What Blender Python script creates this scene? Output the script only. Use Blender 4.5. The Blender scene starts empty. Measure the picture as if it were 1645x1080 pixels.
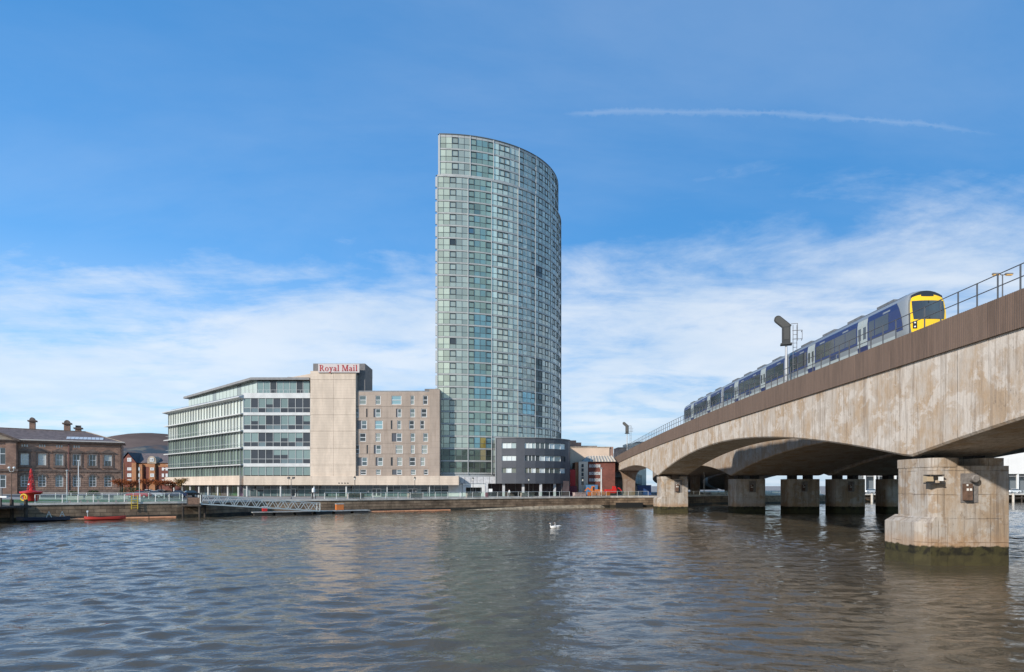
import bpy, math, random
import numpy as np
from mathutils import Vector, Matrix

# ------------------------------------------------------------------ camera
F, CX, HY, H = 1050.0, 822.5, 781.0, 4.8      # focal length in photo pixels, principal column, horizon row, eye height over the water
def PX(x, Y): return (x - CX) * Y / F
def PZ(y, Y): return H + (HY - y) * Y / F
def P(x, y, Y): return Vector((PX(x, Y), Y, PZ(y, Y)))
sc = bpy.context.scene
cam_d = bpy.data.cameras.new('camera'); cam = bpy.data.objects.new('camera', cam_d)
sc.collection.objects.link(cam); sc.camera = cam
cam.location = (0, 0, H); cam.rotation_euler = (math.radians(90), 0, 0)
cam_d.sensor_width = 36; cam_d.lens = 36 * F / 1645; cam_d.shift_y = (HY - 540) / 1645
cam_d.clip_start = 0.5; cam_d.clip_end = 30000

# ------------------------------------------------------------------ light
SUN_EL, SUN_AZ = math.radians(25), math.atan2(-0.68, -0.73)     # azimuth of the sun from +Y towards +X
SX, SY, SZ = math.sin(SUN_AZ) * math.cos(SUN_EL), math.cos(SUN_AZ) * math.cos(SUN_EL), math.sin(SUN_EL)
sun_d = bpy.data.lights.new('sun', 'SUN'); sun_d.energy = 3.5; sun_d.angle = math.radians(2.0); sun_d.color = (1, 0.945, 0.87)
sun = bpy.data.objects.new('sun', sun_d); sc.collection.objects.link(sun)
sun.rotation_euler = Vector((SX, SY, SZ)).to_track_quat('Z', 'Y').to_euler()
sc.view_settings.view_transform = 'Standard'; sc.view_settings.look = 'None'
sc.view_settings.exposure = 0.5; sc.view_settings.gamma = 1

class NT:
    """small helper to write node trees as expressions"""
    def __init__(s, tree): s.t = tree; s.L = tree.links
    def node(s, kind, **kw):
        n = s.t.nodes.new(kind)
        for k, v in kw.items(): setattr(n, k, v)
        return n
    def put(s, sock, v):
        if isinstance(v, bpy.types.NodeSocket): s.L.new(v, sock)
        elif v is not None:
            if hasattr(sock, 'default_value'):
                try: sock.default_value = v
                except Exception: sock.default_value = (*v, 1)
    def m(s, op, a, b=None, c=None, clamp=False):
        n = s.node('ShaderNodeMath', operation=op, use_clamp=clamp)
        s.put(n.inputs[0], a)
        if b is not None: s.put(n.inputs[1], b)
        if c is not None: s.put(n.inputs[2], c)
        return n.outputs[0]
    def mix(s, f, a, b, blend='MIX'):
        n = s.node('ShaderNodeMix', data_type='RGBA', blend_type=blend)
        s.put(n.inputs[0], f)
        for i, v in ((6, a), (7, b)):
            if isinstance(v, bpy.types.NodeSocket): s.L.new(v, n.inputs[i])
            else: n.inputs[i].default_value = (*v[:3], 1)
        return n.outputs[2]
    def noise(s, vec, scale, detail=4, rough=0.55, dist=0.0):
        n = s.node('ShaderNodeTexNoise'); s.put(n.inputs['Vector'], vec)
        n.inputs['Scale'].default_value = scale; n.inputs['Detail'].default_value = detail
        n.inputs['Roughness'].default_value = rough; n.inputs['Distortion'].default_value = dist
        return n.outputs['Fac']
    def ramp(s, v, lo, hi, a=0.0, b=1.0, smooth=True):
        n = s.node('ShaderNodeMapRange', interpolation_type='SMOOTHSTEP' if smooth else 'LINEAR')
        s.put(n.inputs[0], v)
        for i, q in ((1, lo), (2, hi), (3, a), (4, b)): s.put(n.inputs[i], q)
        return n.outputs[0]
    def scale(s, vec, sx, sy, sz, off=(0, 0, 0)):
        n = s.node('ShaderNodeMapping'); s.put(n.inputs[0], vec)
        n.inputs['Scale'].default_value = (sx, sy, sz); n.inputs['Location'].default_value = off
        return n.outputs[0]
    def sep(s, vec):
        n = s.node('ShaderNodeSeparateXYZ'); s.put(n.inputs[0], vec); return n.outputs
    def comb(s, x, y, z):
        n = s.node('ShaderNodeCombineXYZ')
        for i, v in enumerate((x, y, z)): s.put(n.inputs[i], v)
        return n.outputs[0]
    def bump(s, h, dist, strength=1.0, normal=None):
        n = s.node('ShaderNodeBump'); s.put(n.inputs['Height'], h)
        n.inputs['Distance'].default_value = dist; n.inputs['Strength'].default_value = strength
        if normal is not None: s.put(n.inputs['Normal'], normal)
        return n.outputs[0]

CR, CXO, CYO = 20, 1.3, 5.1      # run and phase of the cloud streaks
def build_world():
    w = bpy.data.worlds.new('World'); sc.world = w; w.use_nodes = True
    t = w.node_tree; t.nodes.clear(); n = NT(t)
    tc = n.node('ShaderNodeTexCoord').outputs['Generated']
    sky = n.node('ShaderNodeTexSky', sky_type='NISHITA', sun_disc=False)
    sky.sun_elevation = SUN_EL; sky.sun_rotation = -SUN_AZ; sky.altitude = 0
    sky.air_density = 1.0; sky.dust_density = 0.7; sky.ozone_density = 2.2
    x, y, z = n.sep(tc)[:3]
    zz = n.m('MAXIMUM', z, 0.0)
    base = n.mix(1.0, sky.outputs[0], (0.60, 1.10, 1.38), 'MULTIPLY')
    base = n.mix(0.50, base, (0.42, 2.2, 5.4))
    # thin high cloud, thicker towards the horizon (same law all the way round)
    den = n.m('ADD', zz, 0.13)
    p = n.comb(n.m('DIVIDE', x, den), n.m('DIVIDE', y, den), 0.0)
    rot = n.node('ShaderNodeMapping'); n.put(rot.inputs[0], p)
    rot.inputs['Rotation'].default_value = (0, 0, math.radians(CR)); rot.inputs['Scale'].default_value = (0.8, 1.7, 1)
    rot.inputs['Location'].default_value = (CXO, CYO, 0)
    big = n.noise(n.scale(rot.outputs[0], 0.5, 0.45, 1, (5.2, 1.3, 0)), 1.0, 3, 0.5)
    wis = n.noise(rot.outputs[0], 1.5, 10, 0.64, 0.55)
    puff = n.noise(p, 4.6, 10, 0.64, 0.25)
    elev = n.ramp(zz, 0.48, 0.12)
    dens = n.m('ADD', n.m('MULTIPLY', wis, 0.80), n.m('MULTIPLY', puff, 0.42))
    dens = n.m('ADD', dens, n.m('MULTIPLY', n.m('SUBTRACT', big, 0.5), 0.9))
    dens = n.m('ADD', dens, n.m('MULTIPLY', n.m('SUBTRACT', elev, 0.5), 0.62))
    cl = n.ramp(dens, 0.47, 1.02)
    cl = n.m('MULTIPLY', cl, n.ramp(zz, 0.56, 0.33))
    veil = n.m('MULTIPLY', n.ramp(n.noise(n.scale(rot.outputs[0], 0.5, 0.5, 1, (9, 4, 0)), 1.0, 8, 0.6, 0.5), 0.42, 0.75), 0.17)
    cl = n.m('MAXIMUM', cl, veil)
    low = n.m('MULTIPLY', n.ramp(zz, 0.38, 0.02, 0.0, 0.72), n.ramp(n.noise(rot.outputs[0], 0.8, 7, 0.6, 0.4), 0.30, 0.62, 0.72, 1.0))
    cl = n.m('MAXIMUM', cl, low)
    # contrail: a line of direction v(u) across one part of the sky
    ys = n.m('MAXIMUM', y, 0.05)
    u = n.m('DIVIDE', x, ys); v = n.m('DIVIDE', z, ys)
    wob = n.m('MULTIPLY', n.m('SUBTRACT', n.noise(n.comb(u, 0, 0), 9, 4), 0.5), 0.016)
    # v ~ 0.566 at u=.09, .573 at u=.25, .565 at u=.45, .545 at u=.70
    line = n.m('ADD', n.m('MULTIPLY', n.m('POWER', n.m('SUBTRACT', u, 0.25), 2.0), -0.14), 0.573)
    d = n.m('ABSOLUTE', n.m('SUBTRACT', v, n.m('ADD', line, wob)))
    wd = n.m('ADD', 0.0015, n.m('MULTIPLY', n.ramp(n.noise(n.comb(u, v, 0), 38, 7, 0.75), 0.3, 0.7), 0.012))
    con = n.m('SUBTRACT', 1.0, n.m('DIVIDE', d, wd), clamp=True)
    con = n.m('MULTIPLY', con, n.m('MULTIPLY', n.ramp(u, 0.05, 0.13), n.ramp(u, 0.80, 0.62)))
    con = n.m('MULTIPLY', con, n.m('MULTIPLY', n.ramp(y, 0.1, 0.2), 0.22))
    cl = n.m('MAXIMUM', cl, n.m('ADD', con, n.m('MULTIPLY', cl, 0.5)), clamp=True)
    shade = n.mix(n.ramp(n.noise(p, 1.3, 5), 0.35, 0.65), (5.2, 5.9, 6.7), (6.4, 6.7, 7.0))
    col = n.mix(n.m('MULTIPLY', cl, 0.78), base, shade)
    bg = n.node('ShaderNodeBackground'); n.put(bg.inputs[0], col); bg.inputs[1].default_value = 0.1
    out = n.node('ShaderNodeOutputWorld'); n.L.new(bg.outputs[0], out.inputs[0])
build_world()

# ------------------------------------------------------------------ materials
MATS = {}
def mat(name, color, rough=0.7, metal=0.0, var=0.0, vscale=1.0, bump=0.0, bscale=8.0, spec=0.5, stretch=(1, 1, 1), dark=None):
    if name in MATS: return MATS[name]
    m = bpy.data.materials.new(name); m.use_nodes = True; n = NT(m.node_tree)
    b = m.node_tree.nodes['Principled BSDF']
    b.inputs['Roughness'].default_value = rough; b.inputs['Metallic'].default_value = metal
    b.inputs['Specular IOR Level'].default_value = spec
    b.inputs['Base Color'].default_value = (*color, 1)
    geo = n.node('ShaderNodeNewGeometry').outputs['Position']
    vec = n.scale(geo, *stretch)
    if var:
        dk = dark or tuple(c * (1 - var) for c in color)
        lt = tuple(min(1, c * (1 + var * 0.5)) for c in color)
        f = n.ramp(n.noise(vec, vscale, 6, 0.6), 0.3, 0.7)
        n.put(b.inputs['Base Color'], n.mix(f, dk, lt))
    if bump:
        n.put(b.inputs['Normal'], n.bump(n.noise(vec, bscale, 5, 0.6), bump))
    MATS[name] = m; return m

def mat_attr(name, rough, metal, spec=0.5, bump=0.0):
    """colour read from the mesh attribute 'tint'"""
    m = bpy.data.materials.new(name); m.use_nodes = True; n = NT(m.node_tree)
    b = m.node_tree.nodes['Principled BSDF']
    a = n.node('ShaderNodeAttribute', attribute_name='tint')
    n.put(b.inputs['Base Color'], a.outputs['Color'])
    b.inputs['Roughness'].default_value = rough; b.inputs['Metallic'].default_value = metal; b.inputs['Specular IOR Level'].default_value = spec
    if bump:
        geo = n.node('ShaderNodeNewGeometry').outputs['Position']
        n.put(b.inputs['Normal'], n.bump(n.noise(geo, 0.5, 2), bump))
    MATS[name] = m; return m

def mat_glass(name, tint, alpha):
    m = bpy.data.materials.new(name); m.use_nodes = True; t = m.node_tree; t.nodes.clear(); n = NT(t)
    tr = n.node('ShaderNodeBsdfTransparent'); tr.inputs[0].default_value = (*tint, 1)
    gl = n.node('ShaderNodeBsdfGlossy'); gl.inputs['Roughness'].default_value = 0.05
    mx = n.node('ShaderNodeMixShader'); fr = n.node('ShaderNodeFresnel'); fr.inputs[0].default_value = 1.45
    n.put(mx.inputs[0], n.m('ADD', n.m('MULTIPLY', fr.outputs[0], 0.8), alpha, clamp=True)); n.L.new(tr.outputs[0], mx.inputs[1]); n.L.new(gl.outputs[0], mx.inputs[2])
    o = n.node('ShaderNodeOutputMaterial'); n.L.new(mx.outputs[0], o.inputs[0]); MATS[name] = m; return m

def mat_concrete(name, base, streak, pale, algae=0.0, bands=False):
    m = bpy.data.materials.new(name); m.use_nodes = True; n = NT(m.node_tree)
    b = m.node_tree.nodes['Principled BSDF']; b.inputs['Roughness'].default_value = 0.88; b.inputs['Specular IOR Level'].default_value = 0.25
    pos = n.node('ShaderNodeNewGeometry').outputs['Position']; x, y, z = n.sep(pos)[:3]
    big = n.ramp(n.noise(n.scale(pos, 1, 1, 0.6), 0.45, 8, 0.7), 0.40, 0.62)
    col = n.mix(big, base, (base[0] * 0.84, base[1] * 0.70, base[2] * 0.55))
    blot = n.noise(n.scale(pos, 1, 0.8, 1, (7, 3, 1)), 0.62, 10, 0.68, 0.25)
    col = n.mix(n.m('MULTIPLY', n.ramp(blot, 0.50, 0.57), 0.70), col, pale)
    st = n.noise(n.scale(pos, 2.6, 2.6, 0.13), 1.0, 10, 0.75)
    col = n.mix(n.m('MULTIPLY', n.ramp(st, 0.47, 0.66), 0.70), col, streak)
    fine = n.noise(n.scale(pos, 9, 9, 0.5), 1.0, 8, 0.75)
    col = n.mix(n.m('MULTIPLY', n.ramp(fine, 0.50, 0.68), 0.40), col, tuple(c * 0.7 for c in streak))
    spk = n.noise(n.scale(pos, 1, 1, 0.7), 3.2, 11, 0.8)
    col = n.mix(n.m('MULTIPLY', n.m('MULTIPLY', n.ramp(spk, 0.55, 0.66), 0.75), n.ramp(n.noise(pos, 0.35, 4), 0.40, 0.58)), col, tuple(c * 0.6 for c in streak))
    # board marks and pour joints
    s_ = n.m('FRACT', n.m('MULTIPLY', y, 1 / 1.22))
    jn = n.ramp(n.m('ABSOLUTE', n.m('SUBTRACT', s_, 0.5)), 0.485, 0.497)
    s2 = n.m('FRACT', n.m('MULTIPLY', y, 1 / 6.1))
    jn2 = n.ramp(n.m('ABSOLUTE', n.m('SUBTRACT', s2, 0.5)), 0.494, 0.4985)
    jn = n.m('ADD', n.m('MULTIPLY', jn, 0.35), n.m('MULTIPLY', jn2, 0.6), clamp=True)
    if bands:
        hz = n.m('FRACT', n.m('MULTIPLY', n.m('ADD', z, n.m('MULTIPLY', n.noise(pos, 0.8), 0.15)), 1 / 1.45))
        jh = n.ramp(n.m('ABSOLUTE', n.m('SUBTRACT', hz, 0.5)), 0.48, 0.496)
        vx = n.m('FRACT', n.m('MULTIPLY', x, 1 / 1.6))
        jv = n.ramp(n.m('ABSOLUTE', n.m('SUBTRACT', vx, 0.5)), 0.485, 0.497)
        jn = n.m('MULTIPLY', n.m('ADD', jh, jv, clamp=True), 0.55)
    jn = n.m('MULTIPLY', jn, n.ramp(n.noise(pos, 0.9, 4), 0.35, 0.6))
    col = n.mix(n.m('MULTIPLY', jn, 0.8), col, tuple(c * 0.4 for c in streak))
    if algae:
        edge = n.m('ADD', z, n.m('MULTIPLY', n.m('SUBTRACT', n.noise(pos, 2.2, 5), 0.5), 0.35))
        rust = n.ramp(edge, algae + 0.9, algae + 0.15)
        col = n.mix(n.m('MULTIPLY', rust, 0.4), col, (0.36, 0.19, 0.075))
        wet = n.ramp(edge, algae + 0.06, algae - 0.06)
        grn = n.mix(n.ramp(n.noise(pos, 2.0, 6), 0.4, 0.6), (0.018, 0.016, 0.010), (0.050, 0.044, 0.018))
        strip = n.ramp(edge, algae * 0.62, algae * 0.5)
        grn = n.mix(n.m('MULTIPLY', strip, 0.6), grn, (0.066, 0.055, 0.024))
        col = n.mix(wet, col, grn)
    n.put(b.inputs['Base Color'], col)
    hgt = n.m('SUBTRACT', n.m('ADD', n.m('MULTIPLY', n.noise(pos, 6, 8, 0.7), 0.5), n.m('MULTIPLY', st, 0.4)), jn)
    n.put(b.inputs['Normal'], n.bump(hgt, 0.04))
    MATS[name] = m; return m

def mat_masonry(name, c1, c2, mortar, bw, bh, along='X', rough=0.85, bump=0.02, vary=0.35, msize=0.02):
    """coursed stone or brick too small to pick apart, mapped on (along, Z)"""
    m = bpy.data.materials.new(name); m.use_nodes = True; n = NT(m.node_tree)
    b = m.node_tree.nodes['Principled BSDF']; b.inputs['Roughness'].default_value = rough; b.inputs['Specular IOR Level'].default_value = 0.25
    pos = n.node('ShaderNodeNewGeometry').outputs['Position']; x, y, z = n.sep(pos)[:3]
    a = n.m('ADD', n.m('MULTIPLY', x, 0.8), n.m('MULTIPLY', y, 0.6)) if along == 'D' else (x if along == 'X' else y)
    vec = n.comb(a, z, 0)
    t = n.node('ShaderNodeTexBrick'); n.put(t.inputs['Vector'], vec)
    t.inputs['Scale'].default_value = 1; t.inputs['Brick Width'].default_value = bw; t.inputs['Row Height'].default_value = bh
    t.inputs['Mortar Size'].default_value = msize; t.inputs['Bias'].default_value = 0.0
    t.inputs['Color1'].default_value = (*c1, 1); t.inputs['Color2'].default_value = (*c2, 1); t.inputs['Mortar'].default_value = (*mortar, 1)
    f = n.ramp(n.noise(pos, 0.45, 7, 0.65), 0.3, 0.7)
    dk = n.mix(1.0, t.outputs['Color'], (1 - vary, 1 - vary, 1 - vary), 'MULTIPLY')
    n.put(b.inputs['Base Color'], n.mix(f, t.outputs['Color'], dk))
    n.put(b.inputs['Normal'], n.bump(n.m('SUBTRACT', n.m('MULTIPLY', n.noise(pos, 5, 4), 0.4), t.outputs['Fac']), bump))
    MATS[name] = m; return m

# ------------------------------------------------------------------ mesh builder
COL = sc.collection
class MB:
    def __init__(s, M=None): s.v = []; s.f = []; s.c = []; s.mi = []; s.M = M; s.cur = None; s.cm = 0
    def add(s, vs, fs):
        o = len(s.v)
        s.v += [tuple(s.M @ Vector(p)) for p in vs] if s.M is not None else [tuple(p) for p in vs]
        for q in fs: s.f.append(tuple(o + i for i in q)); s.c.append(s.cur); s.mi.append(s.cm)
        return s
    def quad(s, a, b, c, d): return s.add([a, b, c, d], [(0, 1, 2, 3)])
    def poly(s, pts): return s.add(pts, [tuple(range(len(pts)))])
    def box(s, x0, x1, y0, y1, z0, z1):
        return s.add([(x0, y0, z0), (x1, y0, z0), (x1, y1, z0), (x0, y1, z0), (x0, y0, z1), (x1, y0, z1), (x1, y1, z1), (x0, y1, z1)],
                     [(3, 2, 1, 0), (4, 5, 6, 7), (0, 1, 5, 4), (1, 2, 6, 5), (2, 3, 7, 6), (3, 0, 4, 7)])
    def prism(s, poly, z0, z1):
        k = len(poly); A = sum(poly[i][0] * poly[(i + 1) % k][1] - poly[(i + 1) % k][0] * poly[i][1] for i in range(k))
        if A < 0: poly = poly[::-1]
        vs = [(p[0], p[1], z0) for p in poly] + [(p[0], p[1], z1) for p in poly]
        return s.add(vs, [tuple(range(k))[::-1], tuple(range(k, 2 * k))] + [(i, (i + 1) % k, k + (i + 1) % k, k + i) for i in range(k)])
    def sweep(s, prof, x0, x1, axis='x'):
        """closed profile of (a, b) extruded along an axis"""
        k = len(prof); A = sum(prof[i][0] * prof[(i + 1) % k][1] - prof[(i + 1) % k][0] * prof[i][1] for i in range(k))
        if A < 0: prof = prof[::-1]
        g = {'x': lambda p, t: (t, p[0], p[1]), 'y': lambda p, t: (p[0], t, p[1])}[axis]
        vs = [g(p, x0) for p in prof] + [g(p, x1) for p in prof]
        fs = [tuple(range(k))[::-1], tuple(range(k, 2 * k))] + [(i, (i + 1) % k, k + (i + 1) % k, k + i) for i in range(k)]
        if axis == 'y': fs = [q[::-1] for q in fs]
        return s.add(vs, fs)
    def bar(s, p, q, w, h=None):
        p, q = Vector(p), Vector(q); d = (q - p).normalized(); h = h or w
        a = d.cross(Vector((0, 0, 1)))
        a = Vector((1, 0, 0)) if a.length < 1e-3 else a.normalized()
        b = a.cross(d); a = a * w / 2; b = b * h / 2
        vs = [p - a - b, p + a - b, p + a + b, p - a + b, q - a - b, q + a - b, q + a + b, q - a + b]
        return s.add(vs, [(0, 1, 2, 3), (7, 6, 5, 4), (4, 5, 1, 0), (5, 6, 2, 1), (6, 7, 3, 2), (7, 4, 0, 3)])
    def tube(s, pts, r, n=6, cap=True):
        pts = [Vector(p) for p in pts]; rs = r if isinstance(r, (list, tuple)) else [r] * len(pts); rings = []
        for i, p in enumerate(pts):
            d = (pts[min(i + 1, len(pts) - 1)] - pts[max(i - 1, 0)]).normalized()
            a = d.cross(Vector((0, 0, 1))); a = Vector((1, 0, 0)) if a.length < 1e-3 else a.normalized(); b = a.cross(d)
            rings.append([p + (a * math.cos(t) + b * math.sin(t)) * rs[i] for t in [2 * math.pi * j / n for j in range(n)]])
        vs = [q for R in rings for q in R]; fs = []
        for i in range(len(pts) - 1):
            for j in range(n): fs.append((i * n + j, i * n + (j + 1) % n, (i + 1) * n + (j + 1) % n, (i + 1) * n + j))
        if cap: fs += [tuple(range(n))[::-1], tuple(range((len(pts) - 1) * n, len(pts) * n))]
        return s.add(vs, fs)
    def lathe(s, prof, n=12, c=(0, 0, 0), sx=1.0, sy=1.0):
        vs = []; fs = []
        for r, z in prof:
            for j in range(n):
                t = 2 * math.pi * j / n; vs.append((c[0] + r * sx * math.cos(t), c[1] + r * sy * math.sin(t), c[2] + z))
        for i in range(len(prof) - 1):
            for j in range(n): fs.append((i * n + j, i * n + (j + 1) % n, (i + 1) * n + (j + 1) % n, (i + 1) * n + j))
        fs += [tuple(range(n))[::-1], tuple(range((len(prof) - 1) * n, len(prof) * n))]
        return s.add(vs, fs)
    def ball(s, c, r, n=8, sz=1.0):
        pr = [(r * math.sin(math.pi * i / 5) + 1e-3, -r * sz * math.cos(math.pi * i / 5)) for i in range(6)]
        return s.lathe(pr, n, c)
    def mesh(s, name, inv=None):
        me = bpy.data.meshes.new(name)
        vs = s.v if inv is None else [tuple(inv @ Vector(p)) for p in s.v]
        me.from_pydata(vs, [], s.f)
        if any(c is not None for c in s.c):
            at = me.color_attributes.new('tint', 'FLOAT_COLOR', 'CORNER')
            arr = []
            for q, c in zip(s.f, s.c): arr += list((*(c or (1, 1, 1)), 1.0)) * len(q)
            at.data.foreach_set('color', arr)
        return me
    def build(s, name, m, parent=None, smooth=False, kind=None, label=None, cat=None, group=None):
        R = root_of(parent)
        me = s.mesh(name, ROOTS[R].inverted() if R else None)
        ms = m if isinstance(m, (list, tuple)) else [m]
        for q in ms: me.materials.append(MATS[q] if isinstance(q, str) else q)
        if len(ms) > 1: me.polygons.foreach_set('material_index', s.mi)
        if smooth: me.polygons.foreach_set('use_smooth', [True] * len(me.polygons)); me.set_sharp_from_angle(angle=math.radians(40))
        o = bpy.data.objects.new(name, me); COL.objects.link(o)
        if parent: o.parent = parent
        tag(o, label, cat, group, kind); PAR[o] = parent
        return o
ROOTS, PAR = {}, {}
def root_of(o):
    while o is not None and PAR.get(o) is not None: o = PAR[o]
    return o if o in ROOTS else None
def tag(o, label=None, cat=None, group=None, kind=None):
    if label: o['label'] = label
    if cat: o['category'] = cat
    if group: o['group'] = group
    if kind: o['kind'] = kind
    return o
def thing(name, label, cat, loc=(0, 0, 0), rz=0.0, group=None, kind=None):
    o = bpy.data.objects.new(name, None); COL.objects.link(o); o.empty_display_size = 0.3
    o.location = loc; o.rotation_euler = (0, 0, rz)
    ROOTS[o] = Matrix.Translation(Vector(loc)) @ Matrix.Rotation(rz, 4, 'Z'); PAR[o] = None
    return tag(o, label, cat, group, kind)
def inst(name, me, parent, M):
    """another object on shared mesh data, placed by a world matrix"""
    o = bpy.data.objects.new(name, me); COL.objects.link(o); o.parent = parent; PAR[o] = parent
    R = root_of(parent); o.matrix_local = (ROOTS[R].inverted() if R else Matrix()) @ M
    return o
def shared(mb, name, m):
    me = mb.mesh(name); me.materials.append(MATS[m] if isinstance(m, str) else m); return me
def copy_tree(o, loc, rz, label=None, group=None):
    c = o.copy(); COL.objects.link(c); c.location = loc; c.rotation_euler = (0, 0, rz)
    PAR[c] = None; ROOTS[c] = Matrix.Translation(Vector(loc)) @ Matrix.Rotation(rz, 4, 'Z')
    if label: c['label'] = label
    if group: c['group'] = group
    def rec(a, b):
        for ch in [q for q, p in list(PAR.items()) if p is a]:
            d = ch.copy(); COL.objects.link(d); d.parent = b; PAR[d] = b; rec(ch, d)
    rec(o, c); return c
def frame(x, y, z, rz=0.0): return Matrix.Translation((x, y, z)) @ Matrix.Rotation(rz, 4, 'Z')
def wall_holes(mb, x0, x1, z0, z1, holes, depth, y=0.0):
    """wall face at y (looking along -y) with rectangular openings (a, b, c, d) and their reveals"""
    xs = sorted({x0, x1, *[h[0] for h in holes], *[h[1] for h in holes]}); zs = sorted({z0, z1, *[h[2] for h in holes], *[h[3] for h in holes]})
    xs = [q for q in xs if x0 <= q <= x1]; zs = [q for q in zs if z0 <= q <= z1]
    for i in range(len(xs) - 1):
        run = None
        for j in range(len(zs) - 1):
            cx, cz = (xs[i] + xs[i + 1]) / 2, (zs[j] + zs[j + 1]) / 2
            solid = not any(h[0] < cx < h[1] and h[2] < cz < h[3] for h in holes)
            if solid and run is None: run = zs[j]
            if (not solid or j == len(zs) - 2) and run is not None:
                top = zs[j + 1] if solid else zs[j]
                mb.quad((xs[i], y, run), (xs[i + 1], y, run), (xs[i + 1], y, top), (xs[i], y, top)); run = None
    for a, b, c, d in holes:
        e = y + depth
        mb.quad((a, y, c), (a, e, c), (a, e, d), (a, y, d)); mb.quad((b, e, c), (b, y, c), (b, y, d), (b, e, d))
        mb.quad((a, y, d), (a, e, d), (b, e, d), (b, y, d)); mb.quad((a, e, c), (a, y, c), (b, y, c), (b, e, c))
def ring_frame(mb, a, b, c, d, y, t, w):
    """four bars round an opening; y front, t thickness, w bar width"""
    mb.box(a, a + w, y, y + t, c, d); mb.box(b - w, b, y, y + t, c, d)
    mb.box(a + w, b - w, y, y + t, d - w, d); mb.box(a + w, b - w, y, y + t, c, c + w)
rng = random.Random(7)
# ================================================================== the setting
GZ = 2.4                                             # promenade level above the water
QUAY = [(-420, -130), (-150, 38), (-67.4, 88.4), (-50.6, 98.8), (-47.2, 101.6), (-42.8, 110.8), (-32.4, 116.6), (-12.6, 129), (22.2, 148), (34, 150), (52, 170), (90, 186), (108, 197), (165, 200), (900, 260)]
def quay_at(X):
    for (a, b), (c, d) in zip(QUAY, QUAY[1:]):
        if a <= X <= c: return b + (d - b) * (X - a) / (c - a)
    return QUAY[-1][1]
def quay_px(x):
    """plan point of the quay edge under photo column x"""
    for (a, b), (c, d) in zip(QUAY, QUAY[1:]):
        k = (x - CX) / F; den = (c - a) - k * (d - b)
        if abs(den) < 1e-6: continue
        t = (k * b - a) / den
        if 0 <= t <= 1 and b + t * (d - b) > 5: return Vector((a + t * (c - a), b + t * (d - b), GZ))
def quay_dir(X):
    for (a, b), (c, d) in zip(QUAY, QUAY[1:]):
        if a <= X <= c: return Vector((c - a, d - b, 0)).normalized()

def mat_water():
    m = bpy.data.materials.new('river water'); m.use_nodes = True; n = NT(m.node_tree)
    b = m.node_tree.nodes['Principled BSDF']
    pos = n.node('ShaderNodeNewGeometry').outputs['Position']
    silt = n.mix(n.ramp(n.noise(pos, 0.05, 4), 0.35, 0.65), (0.078, 0.062, 0.040), (0.100, 0.080, 0.052))
    n.put(b.inputs['Base Color'], silt)
    b.inputs['Roughness'].default_value = 0.01; b.inputs['IOR'].default_value = 1.42; b.inputs['Specular IOR Level'].default_value = 0.85; b.inputs['Specular Tint'].default_value = (1.0, 0.865, 0.69, 1)
    w1 = n.noise(n.scale(pos, 0.55, 1.0, 1), 1.8, 4, 0.55, 0.7)
    w2 = n.noise(n.scale(pos, 0.6, 1.0, 1, (3, 9, 0)), 4.5, 4, 0.55, 0.6)
    patch = n.ramp(n.noise(n.scale(pos, 0.05, 0.09, 1), 1.0, 4), 0.3, 0.7, 0.5, 1.2)
    h = n.m('MULTIPLY', n.m('ADD', n.m('MULTIPLY', w1, 0.070), n.m('MULTIPLY', w2, 0.026)), patch)
    n.put(b.inputs['Normal'], n.bump(h, 1.0, 0.9))
    MATS['water'] = m
mat_water()
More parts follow.
